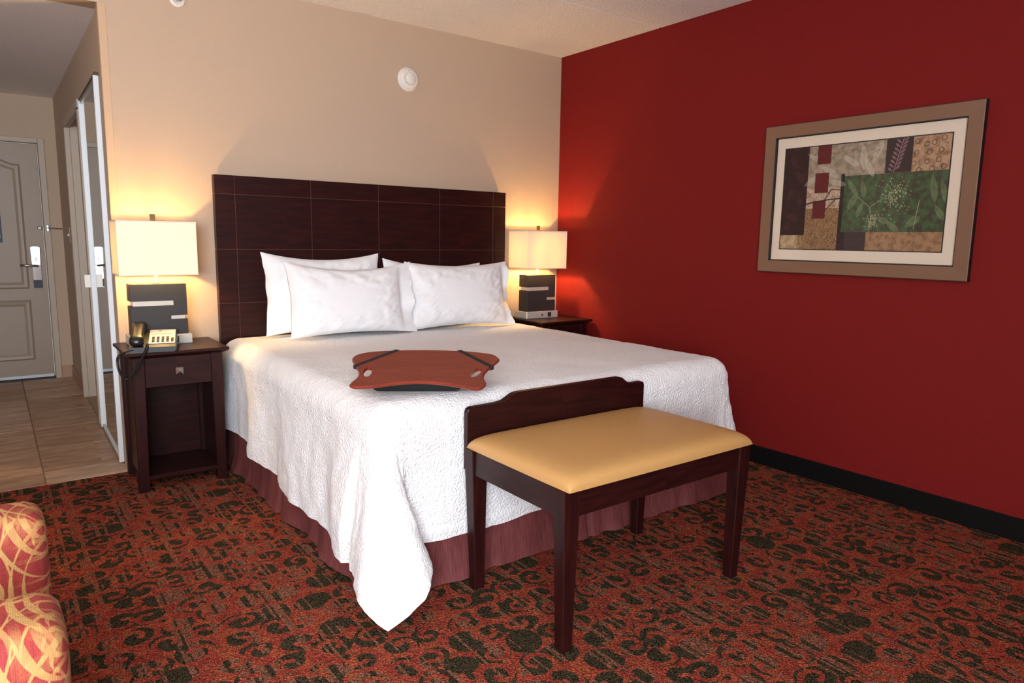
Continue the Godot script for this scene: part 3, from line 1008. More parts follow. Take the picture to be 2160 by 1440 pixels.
func pillow(label: String, at: Vector3, W: float, H: float, T: float, lean: float, yaw: float, roll_: float, seed_: int, flange: float, sag: float) -> void:
	var w1 := noise(seed_, 1.0, 3)
	var st := mb(true)
	var fl := flange / W * 2.0       # share of u taken by the open end of the case
	for side in [1.0, -1.0]:
		var f := func(u: float, v: float) -> Vector3:
			var ue := 1.0 - fl
			var us := clampf((u + 1.0) / (ue + 1.0) * 2.0 - 1.0, -1.0, 1.0)
			var body := pow(maxf(0.0, (1.0 - pow(absf(us), 2.6)) * (1.0 - pow(absf(v), 2.4))), 0.55)
			var x := W * 0.5 * u * (1.0 - 0.050 * (1.0 - v * v) * absf(u))
			var y := H * 0.5 * v * (1.0 - 0.10 * (1.0 - u * u))
			y -= sag * (1.0 - u * u) * (0.5 + 0.5 * v)
			var z: float = side * (T * 0.5 * body + 0.0025)
			var edge := 1.0 - body
			var k := smoothstep(0.0, 0.6, body) * (1.0 - smoothstep(0.75, 1.0, body))
			z += side * 0.012 * k * w1.get_noise_2d(u * 3.0 + 0.6 * v, v * 2.2)
			z += side * 0.010 * k * absf(w1.get_noise_2d(u * 5.5 - v * 3.0, v * 1.5 + 7.0))
			var past := clampf((u - ue) / maxf(fl, 0.001), 0.0, 1.0) if fl > 0.0 else 0.0
			z += past * (0.022 * sin(v * 4.2 + seed_) + 0.02 * w1.get_noise_1d(v * 3.0))
			x += past * 0.02 * w1.get_noise_1d(v * 2.0 + 5.0)
			x += edge * 0.005 * w1.get_noise_1d(v * 1.6 + 11.0)
			return Vector3(x, y + H * 0.5, z)
		sheet(st, span(-1, 1, 56), span(-1, 1, 40), f, side > 0.0)
	var o := obj(numbered("pillow"), st, M.pillow)
	o.basis = Basis.from_euler(Vector3(-lean, yaw, roll_))
	o.position = at
	tag(o, label, "pillow", "white pillows against the headboard")

func lap_desk() -> void:
	var t := thing("lap_desk", "cherry wood lap desk with black straps on the white bed", "lap desk", Vector3(-2.299, 0.762, 1.97))
	t.basis = Basis(Vector3.UP, deg_to_rad(-33.0)) * Basis(Vector3.RIGHT, deg_to_rad(9.0))
	var sp := [Vector2(-0.241, 0.020), Vector2(-0.236, 0.042), Vector2(-0.213, 0.052), Vector2(-0.154, 0.040), Vector2(-0.08, 0.012), Vector2(0.0, 0.0), Vector2(0.08, 0.014), Vector2(0.155, 0.045), Vector2(0.195, 0.062), Vector2(0.217, 0.056), Vector2(0.230, 0.020), Vector2(0.224, -0.035), Vector2(0.227, -0.08), Vector2(0.250, -0.150), Vector2(0.284, -0.225), Vector2(0.288, -0.262), Vector2(0.264, -0.305), Vector2(0.205, -0.330), Vector2(0.137, -0.345), Vector2(0.0, -0.356), Vector2(-0.129, -0.347), Vector2(-0.20, -0.334), Vector2(-0.252, -0.308), Vector2(-0.275, -0.268), Vector2(-0.270, -0.225), Vector2(-0.247, -0.160), Vector2(-0.228, -0.095), Vector2(-0.226, -0.04)]
	# smooth outline; x to the right, y of the outline is depth away from the reader
	var out := PackedVector2Array()
	var n := sp.size()
	for i in n:
		for j in 4:
			var s := j / 4.0
			out.append(sp[i].cubic_interpolate(sp[(i + 1) % n], sp[(i + n - 1) % n], sp[(i + 2) % n], s))
	for i in out.size(): out[i] = Vector2(out[i].x, -out[i].y)
	out = ccw(out)
	var hole := func(c: Vector2, tilt: float) -> PackedVector2Array:
		var h := PackedVector2Array()
		for i in 24:
			var a := TAU * i / 24.0
			h.append(c + Vector2(cos(a) * 0.016, sin(a) * 0.052).rotated(tilt))
		return h
	var hs := [hole.call(Vector2(-0.199, 0.096), 0.06), hole.call(Vector2(0.200, 0.090), -0.30)]
	var xf := Transform3D(Basis(Vector3(1, 0, 0), Vector3(0, 0, -1), Vector3(0, 1, 0)), Vector3(0, -0.012, 0))
	var st := mb()
	var slabs := [[-1.0, -0.199], [-0.199, 0.200], [0.200, 1.0]]
	for s in slabs:
		var strip := PackedVector2Array([Vector2(s[0], -1), Vector2(s[1], -1), Vector2(s[1], 1), Vector2(s[0], 1)])
		for piece in Geometry2D.intersect_polygons(out, strip):
			var left := [piece]
			for h in hs:
				var nxt := []
				for q in left:
					for c in Geometry2D.clip_polygons(q, h): nxt.append(c)
				left = nxt
			for q in left:
				var idx := Geometry2D.triangulate_polygon(q)
				for i in range(0, idx.size(), 3):
					for e in [[0.0, -1.0], [0.012, 1.0]]:
						tri(st, xf * Vector3(q[idx[i]].x, q[idx[i]].y, e[0]), xf * Vector3(q[idx[i + 1]].x, q[idx[i + 1]].y, e[0]), xf * Vector3(q[idx[i + 2]].x, q[idx[i + 2]].y, e[0]), xf.basis * Vector3(0, 0, e[1]))
	var outer := inset(out, -0.004)
	for i in out.size():
		var j := (i + 1) % out.size()
		var d := out[j] - out[i]
		for k in [[out, 0.0, outer, 0.004], [outer, 0.004, outer, 0.008], [outer, 0.008, out, 0.012]]:
			quad(st, xf * Vector3(k[0][i].x, k[0][i].y, k[1]), xf * Vector3(k[0][j].x, k[0][j].y, k[1]), xf * Vector3(k[2][j].x, k[2][j].y, k[3]), xf * Vector3(k[2][i].x, k[2][i].y, k[3]), xf.basis * Vector3(d.y, -d.x, 0))
	for h in hs:
		for i in h.size():
			var j: int = (i + 1) % h.size()
			var m: Vector2 = (h[i] + h[j]) * 0.5
			var c := Vector2.ZERO
			for q in h: c += q / h.size()
			quad(st, xf * Vector3(h[i].x, h[i].y, 0.0), xf * Vector3(h[j].x, h[j].y, 0.0), xf * Vector3(h[j].x, h[j].y, 0.012), xf * Vector3(h[i].x, h[i].y, 0.012), xf.basis * Vector3(c.x - m.x, c.y - m.y, 0))
	obj("board", st, M.cherry, t)
	# elastic straps across the far corners, wrapped under the edge
	for s in [[Vector2(-0.251, 0.165), Vector2(-0.117, 0.350)], [Vector2(0.257, 0.160), Vector2(0.137, 0.347)]]:
		st = mb()
		var a: Vector2 = s[0]
		var b: Vector2 = s[1]
		var dv := (b - a).normalized()
		var pv := Vector2(-dv.y, dv.x) * 0.010
		a -= dv * 0.006; b += dv * 0.006
		var quadp := PackedVector2Array([a - pv, b - pv, b + pv, a + pv])
		extrude(st, quadp, -0.0015, 0.0135, 0.0006, xf)
		obj("strap", st, M.black_cloth, t)
	# bean cushion beneath
	st = mb(true)
	var cush := func(p: Vector3) -> Vector3:      # wedge: the underside lies level on the bed
		var d := clampf((-0.012 - p.y) / 0.075, 0.0, 1.0)
		var low := (0.6985 - 0.762 + p.z * sin(deg_to_rad(9.0))) / cos(deg_to_rad(9.0))
		return Vector3(p.x, lerpf(-0.012, low, d), p.z)
	soft(st, Vector3(-0.02, -0.0495, -0.200), Vector3(0.340, 0.075, 0.240), 0.030, 12, cush)
	obj("cushion", st, M.black_cloth, t)

# ---------------------------------------------------------------- furniture
func bench() -> void:
	var t := thing("bench", "dark wood bench with a padded yellow vinyl seat at the bed foot", "bench", Vector3(-1.730, 0.0, 2.365))
	var fx := 0.428; var fz := 0.246
	for sx in [-1, 1]:
		for sz in [-1, 1]:
			var st := mb()
			post(st, Vector3(sx * fx * 0.985, 0.0, sz * fz * 0.985), Vector2(0.040, 0.040), Vector3(sx * fx, 0.528, sz * fz), Vector2(0.066, 0.056))
			obj("leg", st, M.wood_up, t)
	for sz in [-1, 1]:
		part_box("apron", Vector3(-fx + 0.028, 0.438, sz * (fz + 0.008) - 0.011), Vector3(fx - 0.028, 0.528, sz * (fz + 0.008) + 0.011), M.wood, t, 0.002)
	for sx in [-1, 1]:
		part_box("apron", Vector3(sx * (fx + 0.012) - 0.011, 0.438, -fz + 0.024), Vector3(sx * (fx + 0.012) + 0.011, 0.528, fz - 0.024), M.wood, t, 0.002)
	# shaped board that keeps luggage off the bed
	var o := PackedVector2Array([Vector2(-0.445, 0.44), Vector2(0.470, 0.44), Vector2(0.470, 0.652), Vector2(0.465, 0.664), Vector2(0.452, 0.668), Vector2(0.400, 0.668), Vector2(0.372, 0.672), Vector2(0.352, 0.684), Vector2(0.335, 0.697), Vector2(0.315, 0.702), Vector2(-0.215, 0.702), Vector2(-0.240, 0.698), Vector2(-0.262, 0.687), Vector2(-0.285, 0.676), Vector2(-0.315, 0.672), Vector2(-0.425, 0.670), Vector2(-0.440, 0.665), Vector2(-0.445, 0.652)])
	for i in o.size(): o[i].x = clampf(o[i].x, -0.455, 0.47)
	var st2 := mb()
	extrude(st2, o, -0.302, -0.276, 0.003)
	obj("back_board", st2, M.wood, t)
	# cushion: crowned top, tucked edges
	var W := 0.910; var D := 0.560
	var st3 := mb(true)
	var cz := 0.008
	var top := func(u: float, v: float) -> Vector3:
		var eu := sin(u * PI * 0.5)
		var ev := sin(v * PI * 0.5)
		var hgt := pow(maxf(0.0, (1.0 - pow(absf(eu), 12.0)) * (1.0 - pow(absf(ev), 9.0))), 0.33)
		var crown := 0.010 * (1.0 - eu * eu) * (1.0 - ev * ev)
		var corn := 1.0 - 0.010 * pow(absf(eu * ev), 6.0)
		return Vector3(eu * W * 0.5 * corn, 0.529 + 0.050 * hgt + crown, ev * D * 0.5 * corn + cz)
	sheet(st3, span(-1, 1, 72), span(-1, 1, 60), top, false)
	var under := func(u: float, v: float) -> Vector3:
		return Vector3(u * W * 0.499, 0.529, v * D * 0.499 + cz)
	sheet(st3, span(-1, 1, 2), span(-1, 1, 2), under, true)
	obj("seat_cushion", st3, M.vinyl, t)

func nightstand_parts(t: Node3D) -> void:
	# x 0 at the middle, z 0 at the wall side
	var hx := 0.2085
	var top := 0.703
	var st := mb()
	var rings := []
	for e in [[hx + 0.004, 0.408, 0.674], [hx + 0.026, 0.438, 0.690], [hx + 0.026, 0.438, 0.700], [hx + 0.023, 0.435, top]]:
		rings.append(PackedVector3Array([Vector3(-e[0], e[2], 0.016), Vector3(e[0], e[2], 0.016), Vector3(e[0], e[2], e[1]), Vector3(-e[0], e[2], e[1])]))
	loft(st, rings)
	obj("table_top", st, M.wood, t)
	for sx in [-1, 1]:
		for z in [0.045, 0.378]:
			st = mb()
			post(st, Vector3(sx * (hx - 0.025), 0.0, z), Vector2(0.048, 0.046), Vector3(sx * (hx - 0.029), 0.676, z), Vector2(0.058, 0.050))
			obj("leg", st, M.wood_up, t)
		part_box("side_panel", Vector3(sx * (hx - 0.024) - 0.008, 0.075, 0.06), Vector3(sx * (hx - 0.024) + 0.008, 0.676, 0.36), M.wood_up, t)
	part_box("back_panel", Vector3(-hx + 0.04, 0.06, 0.034), Vector3(hx - 0.04, 0.676, 0.046), M.wood, t)
	part_box("shelf", Vector3(-hx + 0.032, 0.060, 0.046), Vector3(hx - 0.032, 0.078, 0.392), M.wood, t)
	part_box("shelf_edge", Vector3(-hx + 0.040, 0.058, 0.392), Vector3(hx - 0.040, 0.080, 0.400), M.wood, t)
	part_box("drawer_box", Vector3(-hx + 0.060, 0.530, 0.05), Vector3(hx - 0.060, 0.668, 0.385), M.wood, t)
	var d := part_box("drawer_front", Vector3(-hx + 0.056, 0.524, 0.386), Vector3(hx - 0.056, 0.672, 0.404), M.wood, t, 0.003)
	st = mb()
	loft(st, [PackedVector3Array([Vector3(-0.006, 0.592, 0.404), Vector3(0.006, 0.592, 0.404), Vector3(0.006, 0.604, 0.404), Vector3(-0.006, 0.604, 0.404)]), PackedVector3Array([Vector3(-0.006, 0.592, 0.412), Vector3(0.006, 0.592, 0.412), Vector3(0.006, 0.604, 0.412), Vector3(-0.006, 0.604, 0.412)])])
	loft(st, [PackedVector3Array([Vector3(-0.0175, 0.5805, 0.412), Vector3(0.0175, 0.5805, 0.412), Vector3(0.0175, 0.6155, 0.412), Vector3(-0.0175, 0.6155, 0.412)]), PackedVector3Array([Vector3(-0.0175, 0.5805, 0.416), Vector3(0.0175, 0.5805, 0.416), Vector3(0.0175, 0.6155, 0.416), Vector3(-0.0175, 0.6155, 0.416)]), PackedVector3Array([Vector3(-0.0005, 0.5975, 0.431), Vector3(0.0005, 0.5975, 0.431), Vector3(0.0005, 0.5985, 0.431), Vector3(-0.0005, 0.5985, 0.431)])])
	var k := obj("knob", st, M.silver, d)
	k.set_meta("label", "square pyramid nickel knob")

func lamp_parts(t: Node3D) -> void:
	# base bottom at y 0, middle at x 0, z 0
	var st := mb()
	box(st, Vector3(-0.146, 0.0, -0.075), Vector3(0.146, 0.050, 0.070), 0.003)
	var base := obj("base", st, M.lamp_metal, t)
	# receptacle
	st = mb()
	box(st, Vector3(0.048, 0.008, 0.0695), Vector3(0.080, 0.041, 0.0722), 0.001)
	var rc := obj("outlet", st, M.bronze, base)
	for s in [[0.0565, 0.026, 0.003, 0.008], [0.0695, 0.026, 0.003, 0.009], [0.0625, 0.013, 0.006, 0.006]]:
		part_box("slot", Vector3(s[0], s[1], 0.0715), Vector3(s[0] + s[2], s[1] + s[3], 0.0726), M.black, rc, 0.0)
	st = mb()
	box(st, Vector3(-0.010, 0.018, 0.0695), Vector3(0.002, 0.030, 0.0722), 0.001)
	obj("button", st, M.black, base)
	# slotted block
	var w := 0.132; var y0 := 0.050; var y1 := 0.312
	var sa0 := 0.200; var sa1 := 0.226; var sb0 := 0.128; var sb1 := 0.148
	var prof := PackedVector2Array([Vector2(-w, y0), Vector2(w, y0), Vector2(w, sb0), Vector2(w * 0.40, sb0), Vector2(w * 0.40, sb1), Vector2(w, sb1), Vector2(w, y1), Vector2(-w, y1), Vector2(-w, sa1), Vector2(w * 0.52, sa1), Vector2(w * 0.52, sa0), Vector2(-w, sa0)])
	st = mb()
	extrude(st, prof, -0.045, 0.050, 0.0012)
	var blk := obj("block", st, M.charcoal, t)
	blk.set_meta("label", "black block cut by two horizontal slots")
	part_box("slot_bar", Vector3(-w + 0.012, sa0 + 0.0005, -0.040), Vector3(w * 0.52 - 0.0005, sa1 - 0.0005, 0.0475), M.lamp_metal, blk, 0.0008)
	part_box("slot_bar", Vector3(w * 0.40 + 0.0005, sb0 + 0.0005, -0.040), Vector3(w - 0.012, sb1 - 0.0005, 0.0475), M.lamp_metal, blk, 0.0008)
	# stem
	st = mb(true)
	lathe(st, [Vector2(0.0, 0.312), Vector2(0.015, 0.312), Vector2(0.015, 0.317), Vector2(0.0105, 0.318), Vector2(0.0105, 0.40), Vector2(0.0, 0.40)], 20)
	obj("stem", st, M.silver, t)
	# bulb and its light
	st = mb(true)
	lathe(st, [Vector2(0.0, 0.395), Vector2(0.014, 0.398), Vector2(0.014, 0.425), Vector2(0.028, 0.450), Vector2(0.031, 0.470), Vector2(0.026, 0.490), Vector2(0.013, 0.502), Vector2(0.0, 0.505)], 20)
	obj("bulb", st, M.bulb, t)
	var l := OmniLight3D.new()
	l.name = "bulb_light"
	t.add_child(l, true)
	l.position = Vector3(0, 0.465, 0)
	l.light_color = Color(1.0, 0.81, 0.50)
	l.light_energy = 0.5
	l.light_size = 0.025
	l.omni_range = 12.0
	l.omni_attenuation = 2.0
	l.shadow_enabled = true
	# shade: four cloth walls, open above and below
	var sx := 0.181; var sz := 0.112; var b0 := 0.358; var b1 := 0.628; var th := 0.0025
	st = mb()
	box(st, Vector3(-sx, b0, sz - th), Vector3(sx, b1, sz), 0.001)
	box(st, Vector3(-sx, b0, -sz), Vector3(sx, b1, -sz + th), 0.001)
	box(st, Vector3(-sx, b0, -sz + th), Vector3(-sx + th, b1, sz - th), 0.001)
	box(st, Vector3(sx - th, b0, -sz + th), Vector3(sx, b1, sz - th), 0.001)
	var sh := obj("lamp_shade", st, M.shade, t)
	sh.set_meta("label", "glowing cream rectangular shade")
	for y in [b0, b1 - 0.006]:
		st = mb()
		box(st, Vector3(-sx - 0.001, y, sz - 0.001), Vector3(sx + 0.001, y + 0.006, sz + 0.001), 0.0006)
		box(st, Vector3(-sx - 0.001, y, -sz - 0.001), Vector3(sx + 0.001, y + 0.006, -sz + 0.001), 0.0006)
		box(st, Vector3(-sx - 0.001, y, -sz), Vector3(-sx + 0.001, y + 0.006, sz), 0.0006)
		box(st, Vector3(sx - 0.001, y, -sz), Vector3(sx + 0.001, y + 0.006, sz), 0.0006)
		obj("trim", st, M.shade, sh)
	# harp with spider and finial
	st = mb(true)
	for s in [-1, 1]:
		tube(st, PackedVector3Array([Vector3(0, 0.40, 0.012 * s), Vector3(0, 0.43, 0.045 * s), Vector3(0, 0.55, 0.045 * s), Vector3(0, 0.605, 0.02 * s), Vector3(0, 0.615, 0.0)]), 0.0018, 6)
	tube(st, PackedVector3Array([Vector3(-sx + 0.002, 0.612, 0), Vector3(sx - 0.002, 0.612, 0)]), 0.002, 6)
	tube(st, PackedVector3Array([Vector3(0, 0.612, -sz + 0.002), Vector3(0, 0.612, sz - 0.002)]), 0.002, 6)
	obj("harp", st, M.bronze, t)
	st = mb()
	box(st, Vector3(-0.012, 0.625, -0.006), Vector3(0.012, 0.664, 0.006), 0.001)
	box(st, Vector3(-0.004, 0.612, -0.004), Vector3(0.004, 0.626, 0.004), 0.0005)
	obj("finial", st, M.bronze, t)

func phone() -> void:
	var t := thing("telephone", "black desk telephone with coiled cord on the nightstand", "telephone", Vector3(-2.880, 0.7032, 0.334))
	t.rotation.y = deg_to_rad(-13.0)
	# wedge body: low at the front, high at the back
	var st := mb()
	var rings := []
	for e in [[0.0, 0.100, 0.006], [0.012, 0.104, 0.0], [0.024, 0.102, 0.002]]:
		var r := PackedVector3Array()
		for q in [[-1, -1], [1, -1], [1, 1], [-1, 1]]:
			var h: float = e[0]
			if h > 0.02: h = 0.026 if q[1] > 0 else 0.082
			elif h > 0.0: h = 0.012 if q[1] > 0 else 0.035
			r.append(Vector3(q[0] * (e[1] - e[2]), h, q[1] * 0.105))
		rings.append(r)
	loft(st, rings)
	obj("body", st, M.black_plastic, t)
	var slope := atan2(0.056, 0.21)
	var face := Transform3D(Basis(Vector3.RIGHT, slope), Vector3(0.0, 0.0545, 0.0))
	st = mb()
	box(st, Vector3(-0.020, 0.0, -0.104), Vector3(0.097, 0.003, 0.072), 0.001, face)
	obj("face_plate", st, M.phone_face, t)
	for r in 4:
		for c in 5:
			if r == 0 and c == 4: continue
			st = mb()
			var kx := -0.006 + c * 0.021
			var kz := -0.005 + r * 0.0175
			box(st, Vector3(kx, 0.003, kz), Vector3(kx + 0.012, 0.0062, kz + 0.0085), 0.001, face)
			obj("key", st, M.black_plastic, t)
	st = mb()
	box(st, Vector3(0.020, 0.003, -0.092), Vector3(0.034, 0.0036, -0.084), 0.0, face)
	box(st, Vector3(-0.008, 0.003, -0.046), Vector3(0.078, 0.0036, -0.044), 0.0, face)
	obj("marking", st, M.bronze, t)
	# handset along the left
	st = mb(true)
	var hr := []
	for i in 15:
		var s := i / 14.0
		var z := lerpf(-0.108, 0.108, s)
		var wv := 0.027 + 0.008 * pow(absf(2.0 * s - 1.0), 3.0)
		var hv := 0.019 + 0.006 * pow(absf(2.0 * s - 1.0), 2.0)
		if i == 0 or i == 14: wv *= 0.6; hv *= 0.6
		var ring := PackedVector3Array()
		for j in 16:
			var a := TAU * j / 16.0
			ring.append(Vector3(-0.067 + wv * signf(cos(a)) * pow(absf(cos(a)), 0.6), 0.0545 - tan(slope) * z + 0.023 + hv * signf(sin(a)) * pow(absf(sin(a)), 0.6) + 0.007 * (1.0 - pow(2.0 * s - 1.0, 2.0)), z))
		hr.append(ring)
	loft(st, hr)
	obj("handset", st, M.black_plastic, t)
	# coiled cord looping over the front corner of the nightstand
	var inv := t.transform.affine_inverse()
	var c3 := Curve3D.new()
	for p in [Vector3(-2.965, 0.716, 0.40), Vector3(-3.015, 0.717, 0.445), Vector3(-3.055, 0.695, 0.460), Vector3(-3.056, 0.640, 0.466), Vector3(-3.030, 0.592, 0.478), Vector3(-2.990, 0.632, 0.480), Vector3(-2.955, 0.690, 0.474), Vector3(-2.930, 0.730, 0.448), Vector3(-2.925, 0.742, 0.425)]:
		c3.add_point(inv * p)
	for i in range(1, 8):
		var d := (c3.get_point_position(i + 1) - c3.get_point_position(i - 1)) * 0.2
		c3.set_point_in(i, -d); c3.set_point_out(i, d)
	var L := c3.get_baked_length()
	var pts := PackedVector3Array()
	var turns := int(L / 0.0042)
	for i in turns * 7:
		var s := float(i) / (turns * 7)
		var p := c3.sample_baked(s * L, true)
		var q := c3.sample_baked(minf(s * L + 0.002, L), true)
		var tn := (q - p).normalized()
		if tn.length() < 0.5: tn = Vector3.UP
		var u := tn.cross(Vector3(0.2, 0.3, 0.93)).normalized()
		var v := tn.cross(u)
		var a := TAU * i / 7.0
		var rr := 0.0052 * smoothstep(0.10, 0.22, s) + 0.0004
		pts.append(p + (u * cos(a) + v * sin(a)) * rr)
	st = mb(true)
	tube(st, pts, 0.0016, 5)
	obj("cord", st, M.black_plastic, t)

func bedside() -> void:
	var a := thing("nightstand", "dark wood nightstand with a drawer beside the hall corner", "nightstand", Vector3(-2.786, 0.0, 0.0), "nightstands beside the bed")
	nightstand_parts(a)
	var b: Node3D = a.duplicate()
	b.name = numbered("nightstand")
	add_child(b)
	b.position = Vector3(-0.252, 0.0, 0.0)
	tag(b, "dark wood nightstand in the corner by the red wall", "nightstand", "nightstands beside the bed")
	var l := thing("table_lamp", "lit table lamp with a black slotted base beside the telephone", "lamp", Vector3(-2.820, 0.703, 0.135), "lit table lamps")
	lamp_parts(l)
	var r: Node3D = l.duplicate()
	r.name = numbered("table_lamp")
	add_child(r)
	r.position = Vector3(-0.298, 0.703, 0.135)
	tag(r, "lit table lamp with a black slotted base by the red wall", "lamp", "lit table lamps")
	phone()

func picture() -> void:
	var t := thing("picture", "framed collage print of leaves behind glass on the red wall", "picture", Vector3(0.0, 1.112, 2.3105))
	var hz := 0.5305; var H := 0.781; var fw := 0.062
	# frame: four mitred rails, facing -x
	var sect := [[0.0, 0.002], [0.0, 0.0285], [0.002, 0.030], [fw, 0.0270], [fw, 0.004]]
	var outer := [Vector2(-hz, 0), Vector2(hz, 0), Vector2(hz, H), Vector2(-hz, H)]
	for e in 4:
		var st := mb()
		var p: Vector2 = outer[e]
		var q: Vector2 = outer[(e + 1) % 4]
		var cen := Vector2(0, H * 0.5)
		var dirn := (q - p).normalized()
		var inw := Vector2(-dirn.y, dirn.x)
		var rings := []
		for end in [[p, 1.0], [q, -1.0]]:
			var r := PackedVector3Array()
			for s in sect:
				var w: Vector2 = end[0] + inw * s[0] + dirn * s[0] * end[1]
				r.append(Vector3(-s[1], w.y, w.x))
			rings.append(r)
		loft(st, rings)
		obj("frame_rail", st, M.frame_metal, t)
	var iz := hz - fw
	for e in [[-hz - 0.002, -hz, 0.0, H], [hz, hz + 0.002, 0.0, H], [-hz - 0.002, hz + 0.002, -0.002, 0.0], [-hz - 0.002, hz + 0.002, H, H + 0.002]]:
		part_box("frame_edge", Vector3(-0.0285, e[2], e[0]), Vector3(0.0, e[3], e[1]), M.black, t, 0.0)
	for e in [[-iz, -iz + 0.003, fw, H - fw], [iz - 0.003, iz, fw, H - fw], [-iz, iz, fw, fw + 0.003], [-iz, iz, H - fw - 0.003, H - fw]]:
		part_box("inner_edge", Vector3(-0.0265, e[2], e[0]), Vector3(-0.006, e[3], e[1]), M.black, t, 0.0)
	part_box("backing", Vector3(-0.006, fw - 0.004, -iz - 0.004), Vector3(-0.001, H - fw + 0.004, iz + 0.004), M.black, t, 0.0)
	part_box("inner_lip", Vector3(-0.0072, fw, -iz), Vector3(-0.006, H - fw, iz), M.black, t, 0.0)
	part_box("mat_board", Vector3(-0.0095, fw + 0.006, -iz + 0.006), Vector3(-0.0072, H - fw - 0.006, iz - 0.006), M.mat_board, t, 0.0)
	# print area; z grows towards the reader's right
	var pz0 := -0.412; var pz1 := 0.405; var py0 := 0.128; var py1 := 0.655
	part_box("print_border", Vector3(-0.0102, py0 - 0.005, pz0 - 0.005), Vector3(-0.0095, py1 + 0.005, pz1 + 0.005), M.black, t, 0.0)
	var st2 := SurfaceTool.new()
	st2.begin(Mesh.PRIMITIVE_TRIANGLES)
	var qd := [[pz0, py0, 0, 1], [pz1, py0, 1, 1], [pz1, py1, 1, 0], [pz0, py1, 0, 0]]
	for i in [0, 2, 1, 0, 3, 2]:
		st2.set_normal(Vector3(-1, 0, 0))
		st2.set_uv(Vector2(qd[i][2], qd[i][3]))
		st2.add_vertex(Vector3(-0.0107, qd[i][1], qd[i][0]))
	var o := MeshInstance3D.new()
	o.mesh = st2.commit()
	o.material_override = M.print
	o.name = "print"
	t.add_child(o, true)
	part_box("glass", Vector3(-0.0165, fw + 0.003, -iz + 0.003), Vector3(-0.0145, H - fw - 0.003, iz - 0.003), M.glass, t, 0.0)

func wall_devices() -> void:
	var onwall := Basis(Vector3.RIGHT, PI / 2)
	var t := thing("smoke_detector", "round white smoke detector high on the tan wall", "smoke detector", Vector3(-1.280, 2.263, 0.0))
	var st := mb(true)
	lathe(st, [Vector2(0.0, 0.0), Vector2(0.074, 0.0), Vector2(0.074, 0.006), Vector2(0.070, 0.010), Vector2(0.067, 0.012), Vector2(0.062, 0.026), Vector2(0.052, 0.034), Vector2(0.044, 0.036), Vector2(0.041, 0.034), Vector2(0.0, 0.034)], 48, Transform3D(onwall, Vector3.ZERO))
	obj("housing", st, M.white_plastic, t)
	st = mb(true)
	lathe(st, [Vector2(0.0, 0.034), Vector2(0.036, 0.034), Vector2(0.037, 0.044), Vector2(0.033, 0.048), Vector2(0.0, 0.050)], 40, Transform3D(onwall, Vector3.ZERO))
	obj("sensor_cap", st, M.white_plastic, t)
	for i in 3:
		part_box("indicator", Vector3(-0.014 + i * 0.008, 0.046, 0.0335), Vector3(-0.011 + i * 0.008, 0.049, 0.0362), M.black, t, 0.0)
	t = thing("sprinkler", "white round wall sprinkler head near the ceiling", "sprinkler", Vector3(-2.621, 2.470, 0.0))
	st = mb(true)
	lathe(st, [Vector2(0.0, 0.0), Vector2(0.038, 0.0), Vector2(0.0385, 0.004), Vector2(0.033, 0.010), Vector2(0.024, 0.012), Vector2(0.021, 0.006), Vector2(0.0, 0.006)], 40, Transform3D(onwall, Vector3.ZERO))
	obj("escutcheon", st, M.white_plastic, t)
	st = mb(true)
	lathe(st, [Vector2(0.0, 0.006), Vector2(0.011, 0.006), Vector2(0.011, 0.020), Vector2(0.006, 0.024), Vector2(0.005, 0.045), Vector2(0.014, 0.046), Vector2(0.014, 0.048), Vector2(0.0, 0.048)], 24, Transform3D(onwall, Vector3.ZERO))
	for s in [-1, 1]:
		tube(st, PackedVector3Array([Vector3(0.009 * s, 0, 0.018), Vector3(0.013 * s, 0, 0.03), Vector3(0.004 * s, 0, 0.045)]), 0.0022, 6)
	obj("deflector", st, M.silver, t)

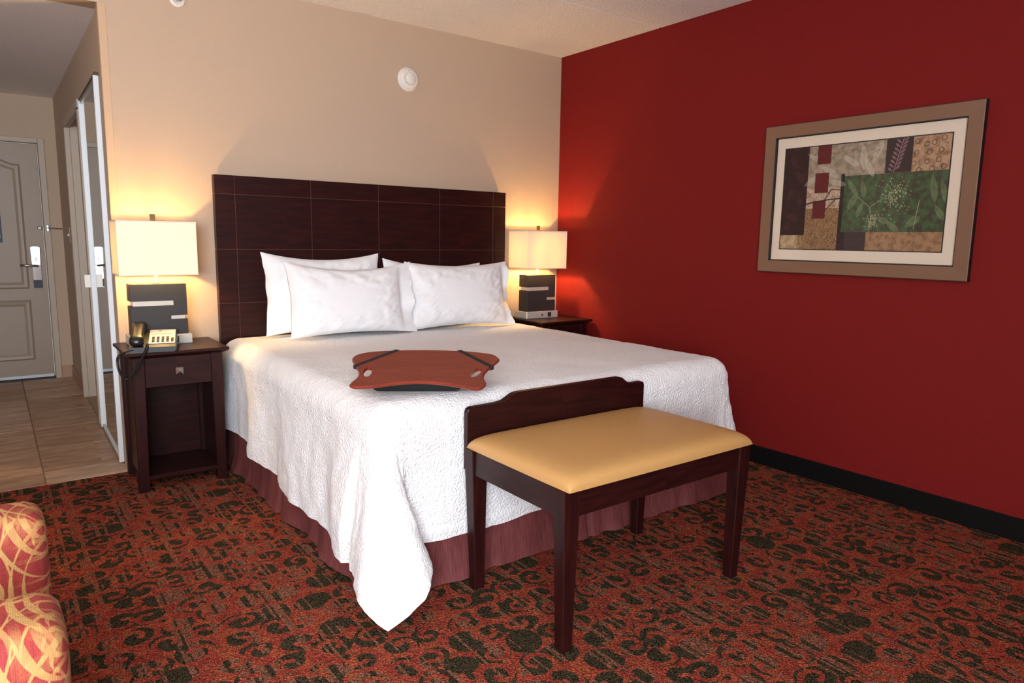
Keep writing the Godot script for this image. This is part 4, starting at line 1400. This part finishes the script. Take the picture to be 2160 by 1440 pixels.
func armchair() -> void:
	# faces the bed; only the ends of its arms reach into the picture
	var t := thing("armchair", "red and gold patterned upholstered armchair", "armchair", Vector3(-3.86, 0.0, 2.42))
	for s in [[-0.300, 0.175], [0.268, 0.205]]:
		var st := mb(true)
		soft(st, Vector3(0.037, 0.348, s[0]), Vector3(0.77, 0.52, s[1]), 0.05, 14)
		obj("arm", st, M.fabric, t)
	var st2 := mb(true)
	soft(st2, Vector3(-0.02, 0.20, -0.016), Vector3(0.70, 0.18, 0.44), 0.03, 10)
	obj("seat_frame", st2, M.fabric, t)
	st2 = mb(true)
	soft(st2, Vector3(0.03, 0.33, -0.025), Vector3(0.60, 0.13, 0.385), 0.045, 12)
	obj("seat_cushion", st2, M.fabric, t)
	st2 = mb(true)
	var lean := func(p: Vector3) -> Vector3:
		return p + Vector3(-0.18 * (p.y - 0.3), 0, 0)
	soft(st2, Vector3(-0.33, 0.50, -0.016), Vector3(0.17, 0.80, 0.76), 0.06, 12, lean)
	obj("backrest", st2, M.fabric, t)
	for x in [-0.30, 0.33]:
		for z in [-0.30, 0.27]:
			var st := mb()
			post(st, Vector3(x, 0.0, z), Vector2(0.03, 0.03), Vector3(x, 0.115, z), Vector2(0.045, 0.045))
			obj("leg", st, M.wood_up, t)

func _ready() -> void:
	set_light()
	make_materials()
	build_room()
	headboard()
	bed()
	coverlet()
	bench()
	bedside()
	pillow("white pillow leaning on the headboard behind the front pillow on the telephone side", Vector3(-1.925, 0.702, 0.185), 0.72, 0.475, 0.14, 0.13, 0.0, -0.01, 3, 0.0, 0.02)
	pillow("white pillow leaning on the headboard behind the front pillow on the red wall side", Vector3(-1.190, 0.702, 0.180), 0.73, 0.425, 0.14, 0.13, 0.0, -0.045, 5, 0.0, 0.02)
	pillow("plump white front pillow on the telephone side of the bed", Vector3(-1.815, 0.702, 0.372), 0.78, 0.435, 0.165, 0.23, -0.03, -0.005, 8, 0.09, 0.03)
	pillow("plump white front pillow on the red wall side of the bed", Vector3(-1.072, 0.702, 0.362), 0.76, 0.430, 0.165, 0.23, -0.05, 0.0, 12, 0.05, 0.01)
	lap_desk()
	picture()
	armchair()
	wall_devices()
